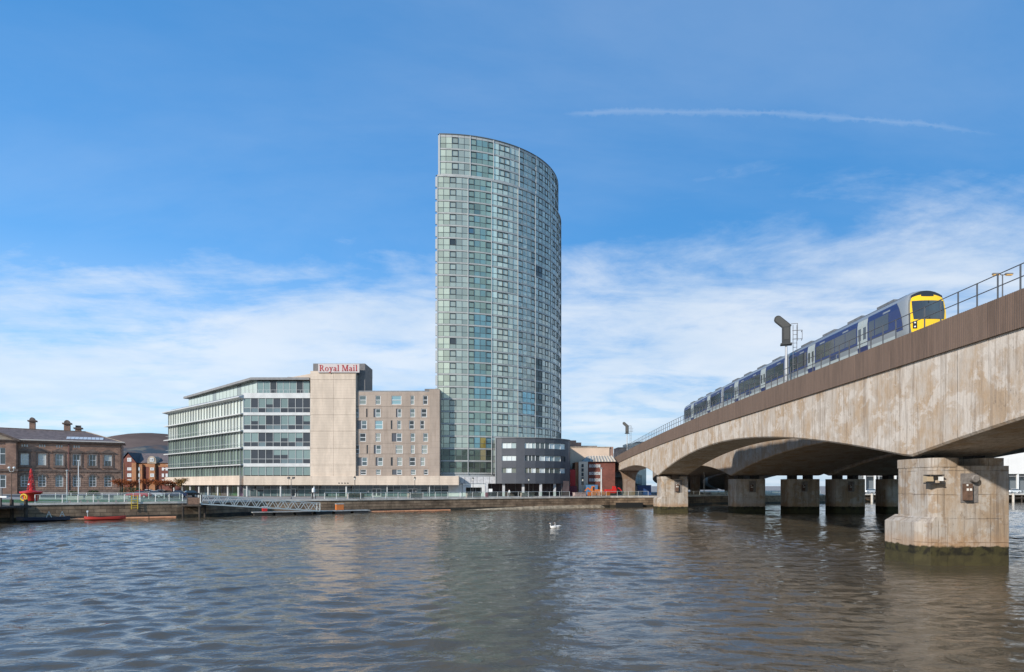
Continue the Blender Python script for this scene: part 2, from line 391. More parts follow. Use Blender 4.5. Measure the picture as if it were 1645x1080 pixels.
def build_water():
    r = np.random.default_rng(3)
    ax = lambda a, b, st: np.arange(a, b, st)
    xs = np.concatenate([[-9000, -3000, -900, -400, -250, -170], ax(-125, -48, 0.4), ax(-48, 48, 0.2), ax(48, 105, 0.4), [150, 260, 600, 1500, 9000]])
    ys = np.concatenate([[-3000, -600, -150, -40, -10, 4], ax(11, 62, 0.17), ax(62, 185, 0.36), [215, 260, 330]])
    X, Y = np.meshgrid(xs, ys)
    hgt = np.zeros_like(X)
    near = np.clip((66 - Y) / 10, 0, 1) * np.clip((50 - np.abs(X)) / 4, 0, 1)
    gust = 0.75 + 0.35 * np.sin(X * 0.085 + 0.9 * np.sin(Y * 0.045) + 1.0) * np.sin(Y * 0.075 - 0.7 * np.sin(X * 0.06)) + 0.2 * np.sin(X * 0.21 + Y * 0.17)
    for i in range(92):
        short = i >= 44
        lam = (0.62 * (1.3 / 0.62) ** r.random()) if short else (0.95 * (3.1 / 0.95) ** r.random())
        th = math.radians(-84) + r.normal(0, 0.40)
        k = 2 * math.pi / lam; amp = (0.0046 if short else 0.0046) * lam ** 0.8
        wob = 0.9 * np.sin(X * 0.23 * (0.4 + r.random()) + Y * 0.19 * (r.random() - 0.3) + r.random() * 6)
        env = np.clip(0.5 + 0.75 * np.sin(X * 0.33 * (r.random() - 0.5) * 2 + Y * 0.30 * (r.random() - 0.5) * 2 + r.random() * 6), 0, 1.25)
        ph = k * (X * math.cos(th) + Y * math.sin(th)) + r.random() * 6.28 + wob
        hgt += amp * env * (np.exp(0.95 * np.sin(ph)) - 1.24) * (near if short else 1.0)
    hgt *= gust
    fade = np.clip((X + 125) / 14, 0, 1) * np.clip((105 - X) / 14, 0, 1) * np.clip((Y - 10) / 4, 0, 1) * np.clip((186 - Y) / 14, 0, 1)
    hgt *= fade
    ny, nx = X.shape
    co = np.stack([X, Y, hgt], -1).reshape(-1, 3).astype(np.float32)
    idx = np.arange(ny * nx).reshape(ny, nx)
    q = np.stack([idx[:-1, :-1], idx[:-1, 1:], idx[1:, 1:], idx[1:, :-1]], -1).reshape(-1, 4).astype(np.int32)
    me = bpy.data.meshes.new('river'); me.vertices.add(len(co)); me.vertices.foreach_set('co', co.ravel())
    me.loops.add(q.size); me.loops.foreach_set('vertex_index', q.ravel())
    me.polygons.add(len(q)); me.polygons.foreach_set('loop_start', np.arange(0, q.size, 4, dtype=np.int32))
    me.polygons.foreach_set('use_smooth', np.ones(len(q), dtype=bool))
    me.update(calc_edges=True); me.materials.append(MATS['water'])
    o = bpy.data.objects.new('river', me); COL.objects.link(o); tag(o, 'grey brown rippled river water', None, None, 'structure')
build_water()

mat('paving', (0.30, 0.27, 0.24), 0.9, var=0.35, vscale=0.3, bump=0.01, bscale=6)
mat('grass', (0.035, 0.115, 0.028), 0.95, var=0.5, vscale=1.6, bump=0.05, bscale=9)
mat_masonry('quay stone', (0.34, 0.24, 0.155), (0.23, 0.155, 0.10), (0.09, 0.065, 0.045), 1.5, 0.5, 'D', bump=0.05, vary=0.6)
mat('coping', (0.52, 0.48, 0.42), 0.85, var=0.3, vscale=0.7, bump=0.02)
mat('algae', (0.035, 0.028, 0.016), 0.7, var=0.6, vscale=1.4, bump=0.05, bscale=5, dark=(0.012, 0.010, 0.007))
mat('sand ledge', (0.36, 0.29, 0.20), 0.95, var=0.5, vscale=1.0, bump=0.08, bscale=3)
g = MB(); g.poly([(x, y, GZ) for x, y in QUAY] + [(12000, 600, GZ), (12000, 14000, GZ), (-12000, 14000, GZ), (-12000, -130, GZ)])
g.build('ground', 'paving', kind='structure', label='stone paved promenade and streets beyond the river')
def offset_line(pts, d):
    out = []
    for i, p in enumerate(pts):
        a = Vector(pts[max(i - 1, 0)]); b = Vector(pts[min(i + 1, len(pts) - 1)]); t = (b - a).normalized()
        out.append((p[0] + t.y * d, p[1] - t.x * d))             # +d is towards the river
    return out
def strip(mb, line_a, line_b, za, zb):
    for i in range(len(line_a) - 1):
        mb.quad((*line_a[i], za), (*line_a[i + 1], za), (*line_b[i + 1], zb), (*line_b[i], zb))
qw = thing('quay_wall', 'long brown stone quay wall along the far bank, dark with weed at the waterline', 'wall', (0, 139, 0))
front = offset_line(QUAY, 0.02); front2 = offset_line(QUAY, 0.10)
w = MB(); strip(w, front, front, 0.50, GZ - 0.22); w.build('masonry', 'quay stone', qw)
w = MB(); strip(w, front2, front2, -1.5, 0.46); strip(w, front2, front, 0.46, 0.53); w.build('weed_band', 'algae', qw)
c = MB(); a, b_ = offset_line(QUAY, 0.16), offset_line(QUAY, -0.45)
strip(c, a, a, GZ - 0.22, GZ + 0.10); strip(c, a, b_, GZ + 0.10, GZ + 0.10); strip(c, b_, b_, GZ + 0.10, GZ - 0.1); strip(c, front, a, GZ - 0.22, GZ - 0.22)
c.build('coping', 'coping', qw)
lg = MB(); seg = [(-9.5, 131.2), (-5, 133.4), (3, 137.7), (12, 142.6), (19.5, 146.6), (20.3, 147.0)]
for i in range(len(seg) - 1):
    (x0, y0), (x1, y1) = seg[i], seg[i + 1]; h0, h1 = [0.02, .2, .45, .55, .55, .2][i:i + 2]; k = 1.3
    lg.quad((x0 + .5 * k, y0 - .86 * k, -0.4), (x1 + .5 * k, y1 - .86 * k, -0.4), (x1 + .35, y1 - .6, h1), (x0 + .35, y0 - .6, h0))
    lg.quad((x0 + .35, y0 - .6, h0), (x1 + .35, y1 - .6, h1), (x1, y1 + .1, h1 + .1), (x0, y0 + .1, h0 + .1))
lg.build('rubble_ledge', 'sand ledge', qw)
cu = MB(); cu.box(23.5, 29.5, 147.2, 149.4, 0.0, 1.0); cu.build('culvert_mouth', mat('void', (0.006, 0.006, 0.006), 0.9), qw)
# lawn behind the left railing
lw = MB(); lw.poly([(-70, 93, GZ + .006), (-50.5, 103, GZ + .006), (-57, 112, GZ + .006), (-90, 117, GZ + .006), (-96, 105, GZ + .006)])
lw.build('lawn', 'grass', kind='structure', label='green lawn behind the left quay railing')
rd = MB(); rd.poly([(-57, 114, GZ + .005), (-52, 128, GZ + .005), (-80, 160, GZ + .005), (-130, 190, GZ + .005), (-150, 165, GZ + .005)])
rd.build('road', mat('asphalt', (0.055, 0.055, 0.057), 0.9, var=0.3, vscale=0.5), kind='structure', label='asphalt road in front of the old stone building')

def build_hill():
    m = bpy.data.materials.new('moor'); m.use_nodes = True; n = NT(m.node_tree); b = m.node_tree.nodes['Principled BSDF']
    b.inputs['Roughness'].default_value = 1; b.inputs['Specular IOR Level'].default_value = 0.0
    pos = n.node('ShaderNodeNewGeometry').outputs['Position']; x, y, z = n.sep(pos)[:3]
    c = n.mix(n.ramp(n.noise(n.scale(pos, 1, 1, 3), 0.0028, 7, 0.6), 0.35, 0.65), (0.120, 0.088, 0.078), (0.170, 0.127, 0.110))
    e = n.m('ADD', z, n.m('MULTIPLY', n.m('SUBTRACT', n.noise(pos, 0.0025, 6, 0.6), 0.5), 420))
    e = n.m('ADD', e, n.m('MULTIPLY', n.m('ADD', x, 2760), -0.10))
    c = n.mix(n.ramp(e, 245, 190), c, (0.062, 0.082, 0.098))
    c = n.mix(n.m('MULTIPLY', n.ramp(n.noise(n.scale(pos, 1, 1, 4), 0.007, 6), 0.58, 0.66), n.ramp(e, 280, 200)), c, (0.16, 0.15, 0.13))
    n.put(b.inputs['Base Color'], c); MATS['moor'] = m
    prof = [(-60, 760), (40, 748), (110, 728), (150, 714), (175, 704), (200, 699), (222, 696), (245, 695), (268, 696.5), (300, 700), (360, 712), (440, 735), (560, 770), (620, 779)]
    px = [p[0] for p in prof]; py = [p[1] for p in prof]; D0 = 5200.0
    mb = MB(); nx, ny = 110, 26; rr = np.random.default_rng(5)
    for j in range(ny):
        t = j / (ny - 1); D = 3300 + 3600 * t
        sh = math.exp(-((D - D0) / 1000.0) ** 2)
        for i in range(nx):
            xp = -60 + 680 * i / (nx - 1); X = PX(xp, D0) * (0.75 + 0.25 * D / D0)
            z = max(0, (781 - np.interp(xp, px, py)) * D0 / F) * sh
            z += sh * (9 * math.sin(X * .011 + D * .004) + 7 * math.sin(X * .023 - D * .009)) * (1 - sh) * 1.5
            mb.v.append((X, D, GZ - 3 + z))
    for j in range(ny - 1):
        for i in range(nx - 1):
            a = j * nx + i; mb.f.append((a, a + 1, a + nx + 1, a + nx)); mb.c.append(None); mb.mi.append(0)
    mb.build('hill', 'moor', kind='structure', label='brown heather hill far behind the city', smooth=True)
build_hill()

# ================================================================== the bridges
mat_concrete('girder concrete', (0.53, 0.46, 0.385), (0.255, 0.195, 0.145), (0.64, 0.575, 0.50))
mat_concrete('pier concrete', (0.41, 0.36, 0.305), (0.17, 0.13, 0.10), (0.47, 0.43, 0.38), algae=1.15, bands=True)
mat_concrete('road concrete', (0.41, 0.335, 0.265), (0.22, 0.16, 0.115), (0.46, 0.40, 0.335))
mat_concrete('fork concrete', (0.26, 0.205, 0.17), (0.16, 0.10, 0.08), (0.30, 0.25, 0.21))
def mat_parapet():
    m = mat('parapet', (0.175, 0.105, 0.075), 0.9, var=0.0); n = NT(m.node_tree); b = m.node_tree.nodes['Principled BSDF']
    pos = n.node('ShaderNodeNewGeometry').outputs['Position']
    oi = n.node('ShaderNodeObjectInfo').outputs['Random']
    st = n.ramp(n.noise(n.scale(pos, 3, 3, 0.25), 1.0, 7, 0.65), 0.35, 0.7)
    c = n.mix(st, (0.140, 0.096, 0.074), (0.095, 0.067, 0.053))
    c = n.mix(n.m('MULTIPLY', oi, 0.25), c, (0.165, 0.118, 0.093))
    n.put(b.inputs['Base Color'], c); n.put(b.inputs['Normal'], n.bump(n.noise(pos, 14, 5), 0.015))
mat_parapet()
S_END = 235.0
def path(s, off=0.0):
    """left edge line of the rail bridge: point and heading; off is measured to the right"""
    s0, R = 172.0, 150.0
    d0 = Vector((0.016, 1.0)).normalized()
    if s <= s0: p = Vector((24.9 + 0.016 * (s - 40), s)); d = d0
    else:
        a = (s - s0) / R; c0 = Vector((24.9 + 0.016 * (s0 - 40), s0)); rt = Vector((d0.y, -d0.x)); cen = c0 + rt * R
        d = Vector((d0.x * math.cos(a) + d0.y * math.sin(a), -d0.x * math.sin(a) + d0.y * math.cos(a)))
        p = cen - Vector((d.y, -d.x)) * R
    return p + Vector((d.y, -d.x)) * off, d
def ztop(s): return 14.35 - 0.0002 * max(0.0, s - 70) ** 2
S1, S2 = 41.2, 117.7
def zbot(s):
    if s <= S2:
        half = (S2 - S1) / 2; t = ((s - S1) % (S2 - S1)) / half - 1
        return 6.62 + 3.55 * (1 - abs(t) ** 1.9)
    end = ztop(s) - 1.85 - 2.0
    t = min(1, (s - S2) / 34)
    return 6.62 + (end - 6.62) * (1 - (1 - t) ** 2.0)
br = thing('railway_bridge', 'tan concrete railway viaduct with arched spans and brown ribbed fascia', 'bridge', (27.5, 41, 0))
def girder(mb, s0, s1, w0, w1, top, bot, path_, step=1.0, cham=0.12):
    n = int((s1 - s0) / step); base = len(mb.v)
    for i in range(n + 1):
        s = s0 + (s1 - s0) * i / n; zb, zt = bot(s), top(s)
        for w_, z in ((w0, zt), (w0, zb + cham), (w0 + cham, zb), (w1 - cham, zb), (w1, zb + cham), (w1, zt)):
            p, d = path_(s, w_); mb.v.append((p.x, p.y, z))
    for i in range(n):
        for j in range(6):
            a = base + i * 6 + j; b = base + i * 6 + (j + 1) % 6; mb.f.append((b, a, a + 6, b + 6)); mb.c.append(None); mb.mi.append(0)
    for k, fl in ((0, 1), (n, -1)):
        mb.f.append(tuple(base + k * 6 + j for j in range(6))[::fl]); mb.c.append(None); mb.mi.append(0)
g = MB(); girder(g, -72, S_END, 0.08, 5.36, lambda s: ztop(s) - 1.45, zbot, path); gird = g.build('girder', 'girder concrete', br)
g = MB(); girder(g, -72, S_END, 0.14, 5.3, lambda s: ztop(s) - 0.35, lambda s: ztop(s) - 1.40, path, 2.0, 0.02); g.build('deck_slab', 'road concrete', br)
# ribbed fascia panels: one shared mesh, each panel an object
PL = 4.5
def rib_panel(h=1.85, L=PL - 0.05, thick=0.22, pitch=0.15):
    mb = MB(); n = int(L / pitch); pts = []
    for i in range(n):
        y0 = -L / 2 + i * L / n; d = L / n
        pts += [(0.05, y0), (0.05, y0 + d * .35), (0.0, y0 + d * .5), (0.0, y0 + d * .92)]
    pts.append((0.05, L / 2)); k = len(pts)
    vs = [(x, y, 0) for x, y in pts] + [(x, y, h) for x, y in pts] + [(thick, -L / 2, 0), (thick, L / 2, 0), (thick, -L / 2, h), (thick, L / 2, h)]
    fs = [(i + 1, i, k + i, k + i + 1) for i in range(k - 1)]
    fs += [tuple(range(k, 2 * k)) + (2 * k + 3, 2 * k + 2), tuple(range(k))[::-1] + (2 * k, 2 * k + 1), (2 * k, 2 * k + 2, 2 * k + 3, 2 * k + 1)[::-1]]
    fs += [(0, 2 * k, 2 * k + 2, k), (k - 1, 2 * k - 1, 2 * k + 3, 2 * k + 1)]
    mb.add(vs, fs); return mb
pm = shared(rib_panel(), 'fascia_panel', 'parapet')
s = -20 + PL / 2
while s < S_END - 3:
    za, zb_ = ztop(s - PL / 2), ztop(s + PL / 2); p, d = path(s, -0.10)
    M = Matrix.Translation((p.x, p.y, (za + zb_) / 2 - 1.85)) @ Matrix.Rotation(-math.atan2(d.x, d.y), 4, 'Z') @ Matrix.Rotation(math.atan2(zb_ - za, PL), 4, 'X')
    inst('fascia_panel', pm, br, M)
    p, d = path(s, 5.62)
    M = Matrix.Translation((p.x, p.y, (za + zb_) / 2 - 1.85)) @ Matrix.Rotation(math.pi - math.atan2(d.x, d.y), 4, 'Z') @ Matrix.Rotation(-math.atan2(zb_ - za, PL), 4, 'X')
    if s < 60: inst('fascia_panel', pm, br, M)
    s += PL
# ballast and rails
mat('ballast', (0.16, 0.14, 0.12), 0.95, var=0.4, vscale=6, bump=0.05, bscale=12); mat('rail steel', (0.16, 0.11, 0.09), 0.5, 0.7)
g = MB(); girder(g, -40, S_END, 0.9, 4.9, lambda s: ztop(s) - 0.22, lambda s: ztop(s) - 0.34, path, 2.0, 0.02); g.build('ballast', 'ballast', br, kind='stuff')
for off in (2.05, 3.48):
    g = MB(); girder(g, -40, S_END, off, off + .07, lambda s: ztop(s) - 0.04, lambda s: ztop(s) - 0.21, path, 3.0, 0.005); g.build('rail', 'rail steel', br)
def rounded(x0, x1, y0, y1, r, n=5):
    out = []
    for cx, cy, a0 in ((x1 - r, y1 - r, 0), (x0 + r, y1 - r, 90), (x0 + r, y0 + r, 180), (x1 - r, y0 + r, 270)):
        for i in range(n + 1):
            a = math.radians(a0 + 90 * i / n); out.append((cx + r * math.cos(a), cy + r * math.sin(a)))
    return out
def rail_pier(sc_, x0, x1, nm):
    y0, y1 = sc_ - 1.9, sc_ + 1.9
    m = MB(); m.prism(rounded(x0 + 0.75, x1, y0, y1 - .3, 0.05), -2, 6.02)
    pr = m.build('pier', 'pier concrete', br, smooth=True)
    m = MB(); m.prism(rounded(x0, x0 + 1.1, y0 - 0.03, y1, 0.5), -2, 6.50); m.prism(rounded(x0 - .04, x0 + 1.8, y0 - 0.06, y1 + .04, 0.5), 5.95, 6.50)
    m.build('pier_column', 'pier concrete', pr, smooth=True)
    m = MB(); m.prism(rounded(x1 - 1.3, x1 - .03, y0 + .2, y1 - .6, 0.3), 5.9, 6.50); m.build('pier_column', 'pier concrete', pr, smooth=True)
    m = MB(); a = [(x0 + .9, y0 - .06), (x0 + .9, y1 + .2), (x0 - .55, y1 + .2), (x0 - .55, y0 + .85), (x0 - .1, y0 - .06)]
    m.prism(a, -2, 2.55)
    top = [(x, y, 2.55) for x, y in a]; b2 = [(x0 + .9, y0 - .06, 2.95), (x0 + .9, y1, 2.95), (x0 + .02, y1, 2.95), (x0 + .02, y0 + .5, 2.95), (x0 + .2, y0 - .05, 2.95)]
    m.add(top + b2, [(i, (i + 1) % 5, 5 + (i + 1) % 5, 5 + i) for i in range(5)] + [(5, 6, 7, 8, 9)])
    m.build('cutwater', 'pier concrete', pr)
    for bx in (x0 + .7, x1 - .8): m = MB(); m.box(bx - .35, bx + .35, sc_ - .5, sc_ + .5, 6.50, 6.78); m.build('bearing', mat('bearing', (0.03, 0.028, 0.026), 0.7), pr)
    return pr
p1 = rail_pier(S1, 25.25, 29.9, 'a'); p2 = rail_pier(S2, 26.45, 31.2, 'b')
mat('dark metal', (0.045, 0.042, 0.04), 0.55, 0.3); mat('galvanised', (0.42, 0.42, 0.42), 0.45, 0.6); mat('white paint', (0.72, 0.71, 0.68), 0.5); mat('rust brown', (0.13, 0.075, 0.05), 0.8, var=.4, vscale=4)
mat('grey fixture', (0.20, 0.18, 0.165), 0.6, var=.3, vscale=5)
# forked pier on the bank and the ones beyond it
def fork_pier(s, wb, wt):
    p, d = path(s, 2.75); rz = -math.atan2(d.x, d.y); M = frame(p.x, p.y, GZ - .3, rz); zt = zbot(s) - GZ + .25
    m = MB(M); hb, ht = wb / 2, wt / 2; n = 10
    prof = [(-hb, 0), (-hb, zt * .42)]
    for i in range(1, n + 1): t = i / n; prof.append((-hb - (ht - hb) * t ** 2.0, zt * (.42 + .58 * math.sin(t * math.pi / 2))))
    full = prof + [(-x, z) for x, z in prof[::-1]]
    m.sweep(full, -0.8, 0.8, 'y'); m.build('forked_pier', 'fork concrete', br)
fork_pier(166, 2.9, 5.6); fork_pier(196, 2.9, 5.4); fork_pier(222, 2.9, 5.4)
# road bridge decks behind
def road_bridge(x0, x1, piers, label):
    t = thing('road_bridge', label, 'bridge', ((x0 + x1) / 2, S2, 0), group='twin road bridges behind the railway viaduct')
    pr = lambda s, off=0.0: (Vector((x0 + off + 0.016 * (s - 117) + max(0, s - 172) ** 2 / 320, s)), Vector((0, 1)))
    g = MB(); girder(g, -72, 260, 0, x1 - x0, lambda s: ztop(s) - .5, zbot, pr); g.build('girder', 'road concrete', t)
    for (a, b) in piers:
        for yc in (S1, S2 + 0.5):
            m = MB(); m.prism(rounded(a, b, yc - 1.9, yc + 1.9, 0.45), -2, 6.05); q = m.build('pier', 'pier concrete', t, smooth=True)
            for k in (.25, .75): m = MB(); m.box(a + (b - a) * k - .5, a + (b - a) * k + .5, yc - 1, yc + 1, 6.05, 6.75); m.build('bearing', 'bearing', q)
    for k in (-.25, .25):
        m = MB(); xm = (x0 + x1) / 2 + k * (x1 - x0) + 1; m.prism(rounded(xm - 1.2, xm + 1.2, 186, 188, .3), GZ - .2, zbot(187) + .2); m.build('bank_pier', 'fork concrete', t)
    return t
road_bridge(39.3, 55.4, [(39.6, 45.2), (49.2, 54.9)], 'nearer concrete road bridge deck directly behind the railway viaduct')
road_bridge(57.0, 74.0, [(57.4, 63.0), (66.6, 72.2)], 'farther concrete road bridge deck, deep in shade under the viaduct arch')
# fixtures on the piers (things of their own)
fl = thing('floodlight', 'small floodlight on bracket at the corner of the nearest pier', 'light', (25.2, 39.8, 5.2))
for zq in (4.93, 5.42): m = MB(); m.box(24.8, 25.75, 38.9, 39.4, zq, zq + .06); m.build('bracket', 'dark metal', fl)
m = MB(); m.box(25.42, 25.62, 38.8, 38.98, 5.1, 5.36); m.build('housing', mat('pale box', (0.75, 0.73, 0.68), 0.5), fl)
m = MB(); m.sweep([(38.9, 5.08), (39.3, 5.02), (39.3, 5.42), (38.95, 5.36)], 24.72, 25.1); m.build('lamp_head', mat('sand box', (0.42, 0.32, 0.2), .6), fl)
def pier_boxes(x, y, z, k, label, seed):
    t = thing('cable_box', label, 'box', (x, y, z), group='cable boxes on the bridge piers')
    m = MB(); m.box(x - .1 * k, x + 1.0 * k, y - .05, y - .004, z - 1.1 * k, z + .75 * k); bk = m.build('back_plate', 'grey fixture', t)
    m = MB(); m.box(x, x + .45 * k, y - .35 * k, y - .05, z - .95 * k, z + .1 * k); m.build('cabinet', 'rust brown', t)
    m = MB(); m.box(x + .06 * k, x + .18 * k, y - .38 * k, y - .352 * k, z - .35 * k, z - .2 * k); m.box(x + .26 * k, x + .38 * k, y - .38 * k, y - .352 * k, z - .35 * k, z - .2 * k); m.box(x + .05 * k, x + .15 * k, y - .38 * k, y - .352 * k, z - .05 * k, z + .06 * k); m.build('notice', 'pale box', t)
    m = MB(Matrix.Translation((x + .62 * k, y - .3 * k, z + .42 * k)) @ Matrix.Rotation(math.pi / 2, 4, 'X')); m.lathe([(.05, -.2 * k), (.25 * k, -.2 * k), (.25 * k, .1 * k), (.2 * k, .14 * k)], 12); m.build('drum', 'grey fixture', t)
pier_boxes(27.05, S1 - 1.9, 4.85, 0.95, 'stained cable box and drum lamp on the nearest pier face', 1)
pier_boxes(28.9, S2 - 1.9, 5.0, 1.2, 'cable box with lamp on the lone pier standing by the quay', 2)
pier_boxes(42.3, S2 - 1.4, 4.9, 1.1, 'cable box on the first pier under the road bridge', 3)
pier_boxes(51.6, S2 - 1.4, 4.9, 1.0, 'cable box on the second pier under the road bridge', 4)
pier_boxes(59.9, S2 - 1.4, 4.9, 1.0, 'cable box on the third pier under the road bridge', 5)

# handrail on the near edge of the rail bridge
hr = thing('bridge_handrail', 'thin grey two-rail handrail along the top of the railway viaduct', 'railing', (24.9, 40, ztop(40)))
post = MB(); post.bar((0, 0, 0), (0, 0, 1.28), .058, .058); post.box(-.07, .07, -.07, .07, 0, .02); pmesh = shared(post, 'post', mat('rail grey', (0.115, 0.115, 0.12), 0.5, 0.3))
s = 18.2
while s < 178:
    p, d = path(s, 0.03); inst('post', pmesh, hr, Matrix.Translation((p.x, p.y, ztop(s)))); s += 1.52
for hgt in (1.26, 0.64):
    m = MB(); m.tube([(*path(s, 0.03)[0], ztop(s) + hgt) for s in np.arange(18.2, 178, 3.04)], 0.027, 6); m.build('rail', 'rail grey', hr)

# signals
mat('signal face', (.045, .045, .04), .6)
def signal(s, label, hscale=1.0, arm=True):
    p, d = path(s, 0.55); z0 = ztop(s) - .3; X, Y = p
    t = thing('railway_signal', label, 'signal', (X, Y, z0))
    m = MB(); m.tube([(X, Y, z0), (X, Y, z0 + 4.1 * hscale)], [.13, .11], 8); m.tube([(X, Y, z0), (X, Y, z0 + .25)], .2, 8); m.build('post', 'galvanised', t)
    zb = z0 + 4.0 * hscale; M = frame(X, Y, zb, math.radians(-18))
    m = MB(M); m.box(-.36, .36, -.28, .3, .15, 1.7); m.box(-.5, .5, -.42, .34, .0, .14); hd = m.build('signal_head', mat('signal grey', (0.020, 0.021, 0.020), 0.6, var=.3, vscale=3), t)
    m = MB(M); m.box(-.2, .26, -.30, -.281, .5, 1.6); m.build('door', 'signal face', hd)
    m = MB(M); m.sweep([(-.28 + .0, 0), (.22, 0), (.22, .1), (-.28, .1)], -.3, .3)
    m = MB(M @ Matrix.Translation((0.05, 0, 1.75)) @ Matrix.Rotation(math.radians(-47), 4, 'Y'))
    n = 10; pr = [(-.34, -.25), (.34, -.25)] + [(.34 * math.cos(math.pi * i / n), 1.05 + .34 * math.sin(math.pi * i / n)) for i in range(n + 1)]
    m.sweep([(a, b) for a, b in pr], -.16, .16, 'y'); arm_ = m.build('route_arm', 'signal grey', t)
    m = MB(M @ Matrix.Translation((0.05, 0, 1.75)) @ Matrix.Rotation(math.radians(-47), 4, 'Y'))
    m.sweep([(a * .8, (b - .5) * .86 + .5) for a, b in pr], -.19, -.161, 'y'); m.build('arm_face', mat('signal face', (.045, .045, .04), .6), arm_)
    m = MB(M)
    for lx in (.62, .95): m.bar((lx, .25, -4.0 * hscale), (lx, .25, 1.9), .05)
    for i in range(int(14)): m.bar((.62, .25, -3.8 * hscale + i * .4), (.95, .25, -3.8 * hscale + i * .4), .035)
    m.build('ladder', 'rail grey', t)
    m = MB(M)
    for zz in (.45, 1.25): m.bar((.5, -.35, zz), (1.35, -.35, zz), .045); m.bar((1.35, -.35, zz), (1.35, .4, zz), .045)
    m.bar((1.35, -.35, .45), (1.35, -.35, 1.25), .045); m.bar((.95, -.35, .3), (.95, -.35, 1.9), .045); m.bar((.4, -.35, 1.9), (.95, -.35, 1.9), .045); m.build('cage', 'rail grey', t)
signal(61.5, 'grey railway signal with slanted arm and ladder beside the train')
signal(155, 'small dark railway signal far along the viaduct, left of the train', 1.15)

# ------------------------------------------------------------------ train
mat('train silver', (0.28, 0.30, 0.31), 0.32, 0.25); mat('train blue', (0.018, 0.030, 0.115), 0.28); mat('train yellow', (0.90, 0.55, 0.012), 0.35)
mat('train glass', (0.035, 0.038, 0.042), 0.06, 0.0, spec=0.9); mat('train black', (0.02, 0.02, 0.022), 0.4); mat('train roof', (0.15, 0.155, 0.16), 0.5, var=.3, vscale=2); mat('rubber', (0.02, 0.02, 0.02), 0.8)
mat('lens', (0.85, 0.85, 0.8), 0.1); mat('door grey', (0.36, 0.40, 0.39), 0.4)
CL = 19.9
tr = thing('train', 'blue and silver passenger train with yellow front crossing the viaduct', 'train', (27.65, 43, ztop(43)))
PROF = [(1.27, .42), (1.36, .95), (1.36, 2.55), (1.30, 2.95), (1.12, 3.28), (.72, 3.52), (.3, 3.60)]
def car_M(s):
    a, da = path(s, 2.77); b, db = path(s + CL, 2.77); za, zb_ = ztop(s), ztop(s + CL)
    rz = -math.atan2(b.x - a.x, b.y - a.y)
    return Matrix.Translation((a.x, a.y, za)) @ Matrix.Rotation(rz, 4, 'Z') @ Matrix.Rotation(math.atan2(zb_ - za, CL), 4, 'X')
def fy(x, z): return 0.10 + 0.26 * max(0, z - 1.9) ** 1.35 * 0.62 + 0.10 * x * x      # raked, slightly bowed cab front
def sidex(z):
    pts = PROF
    for (a, b), (c, d) in zip(pts, pts[1:]):
        if b <= z <= d: return a + (c - a) * (z - b) / (d - b)
    return pts[0][0]
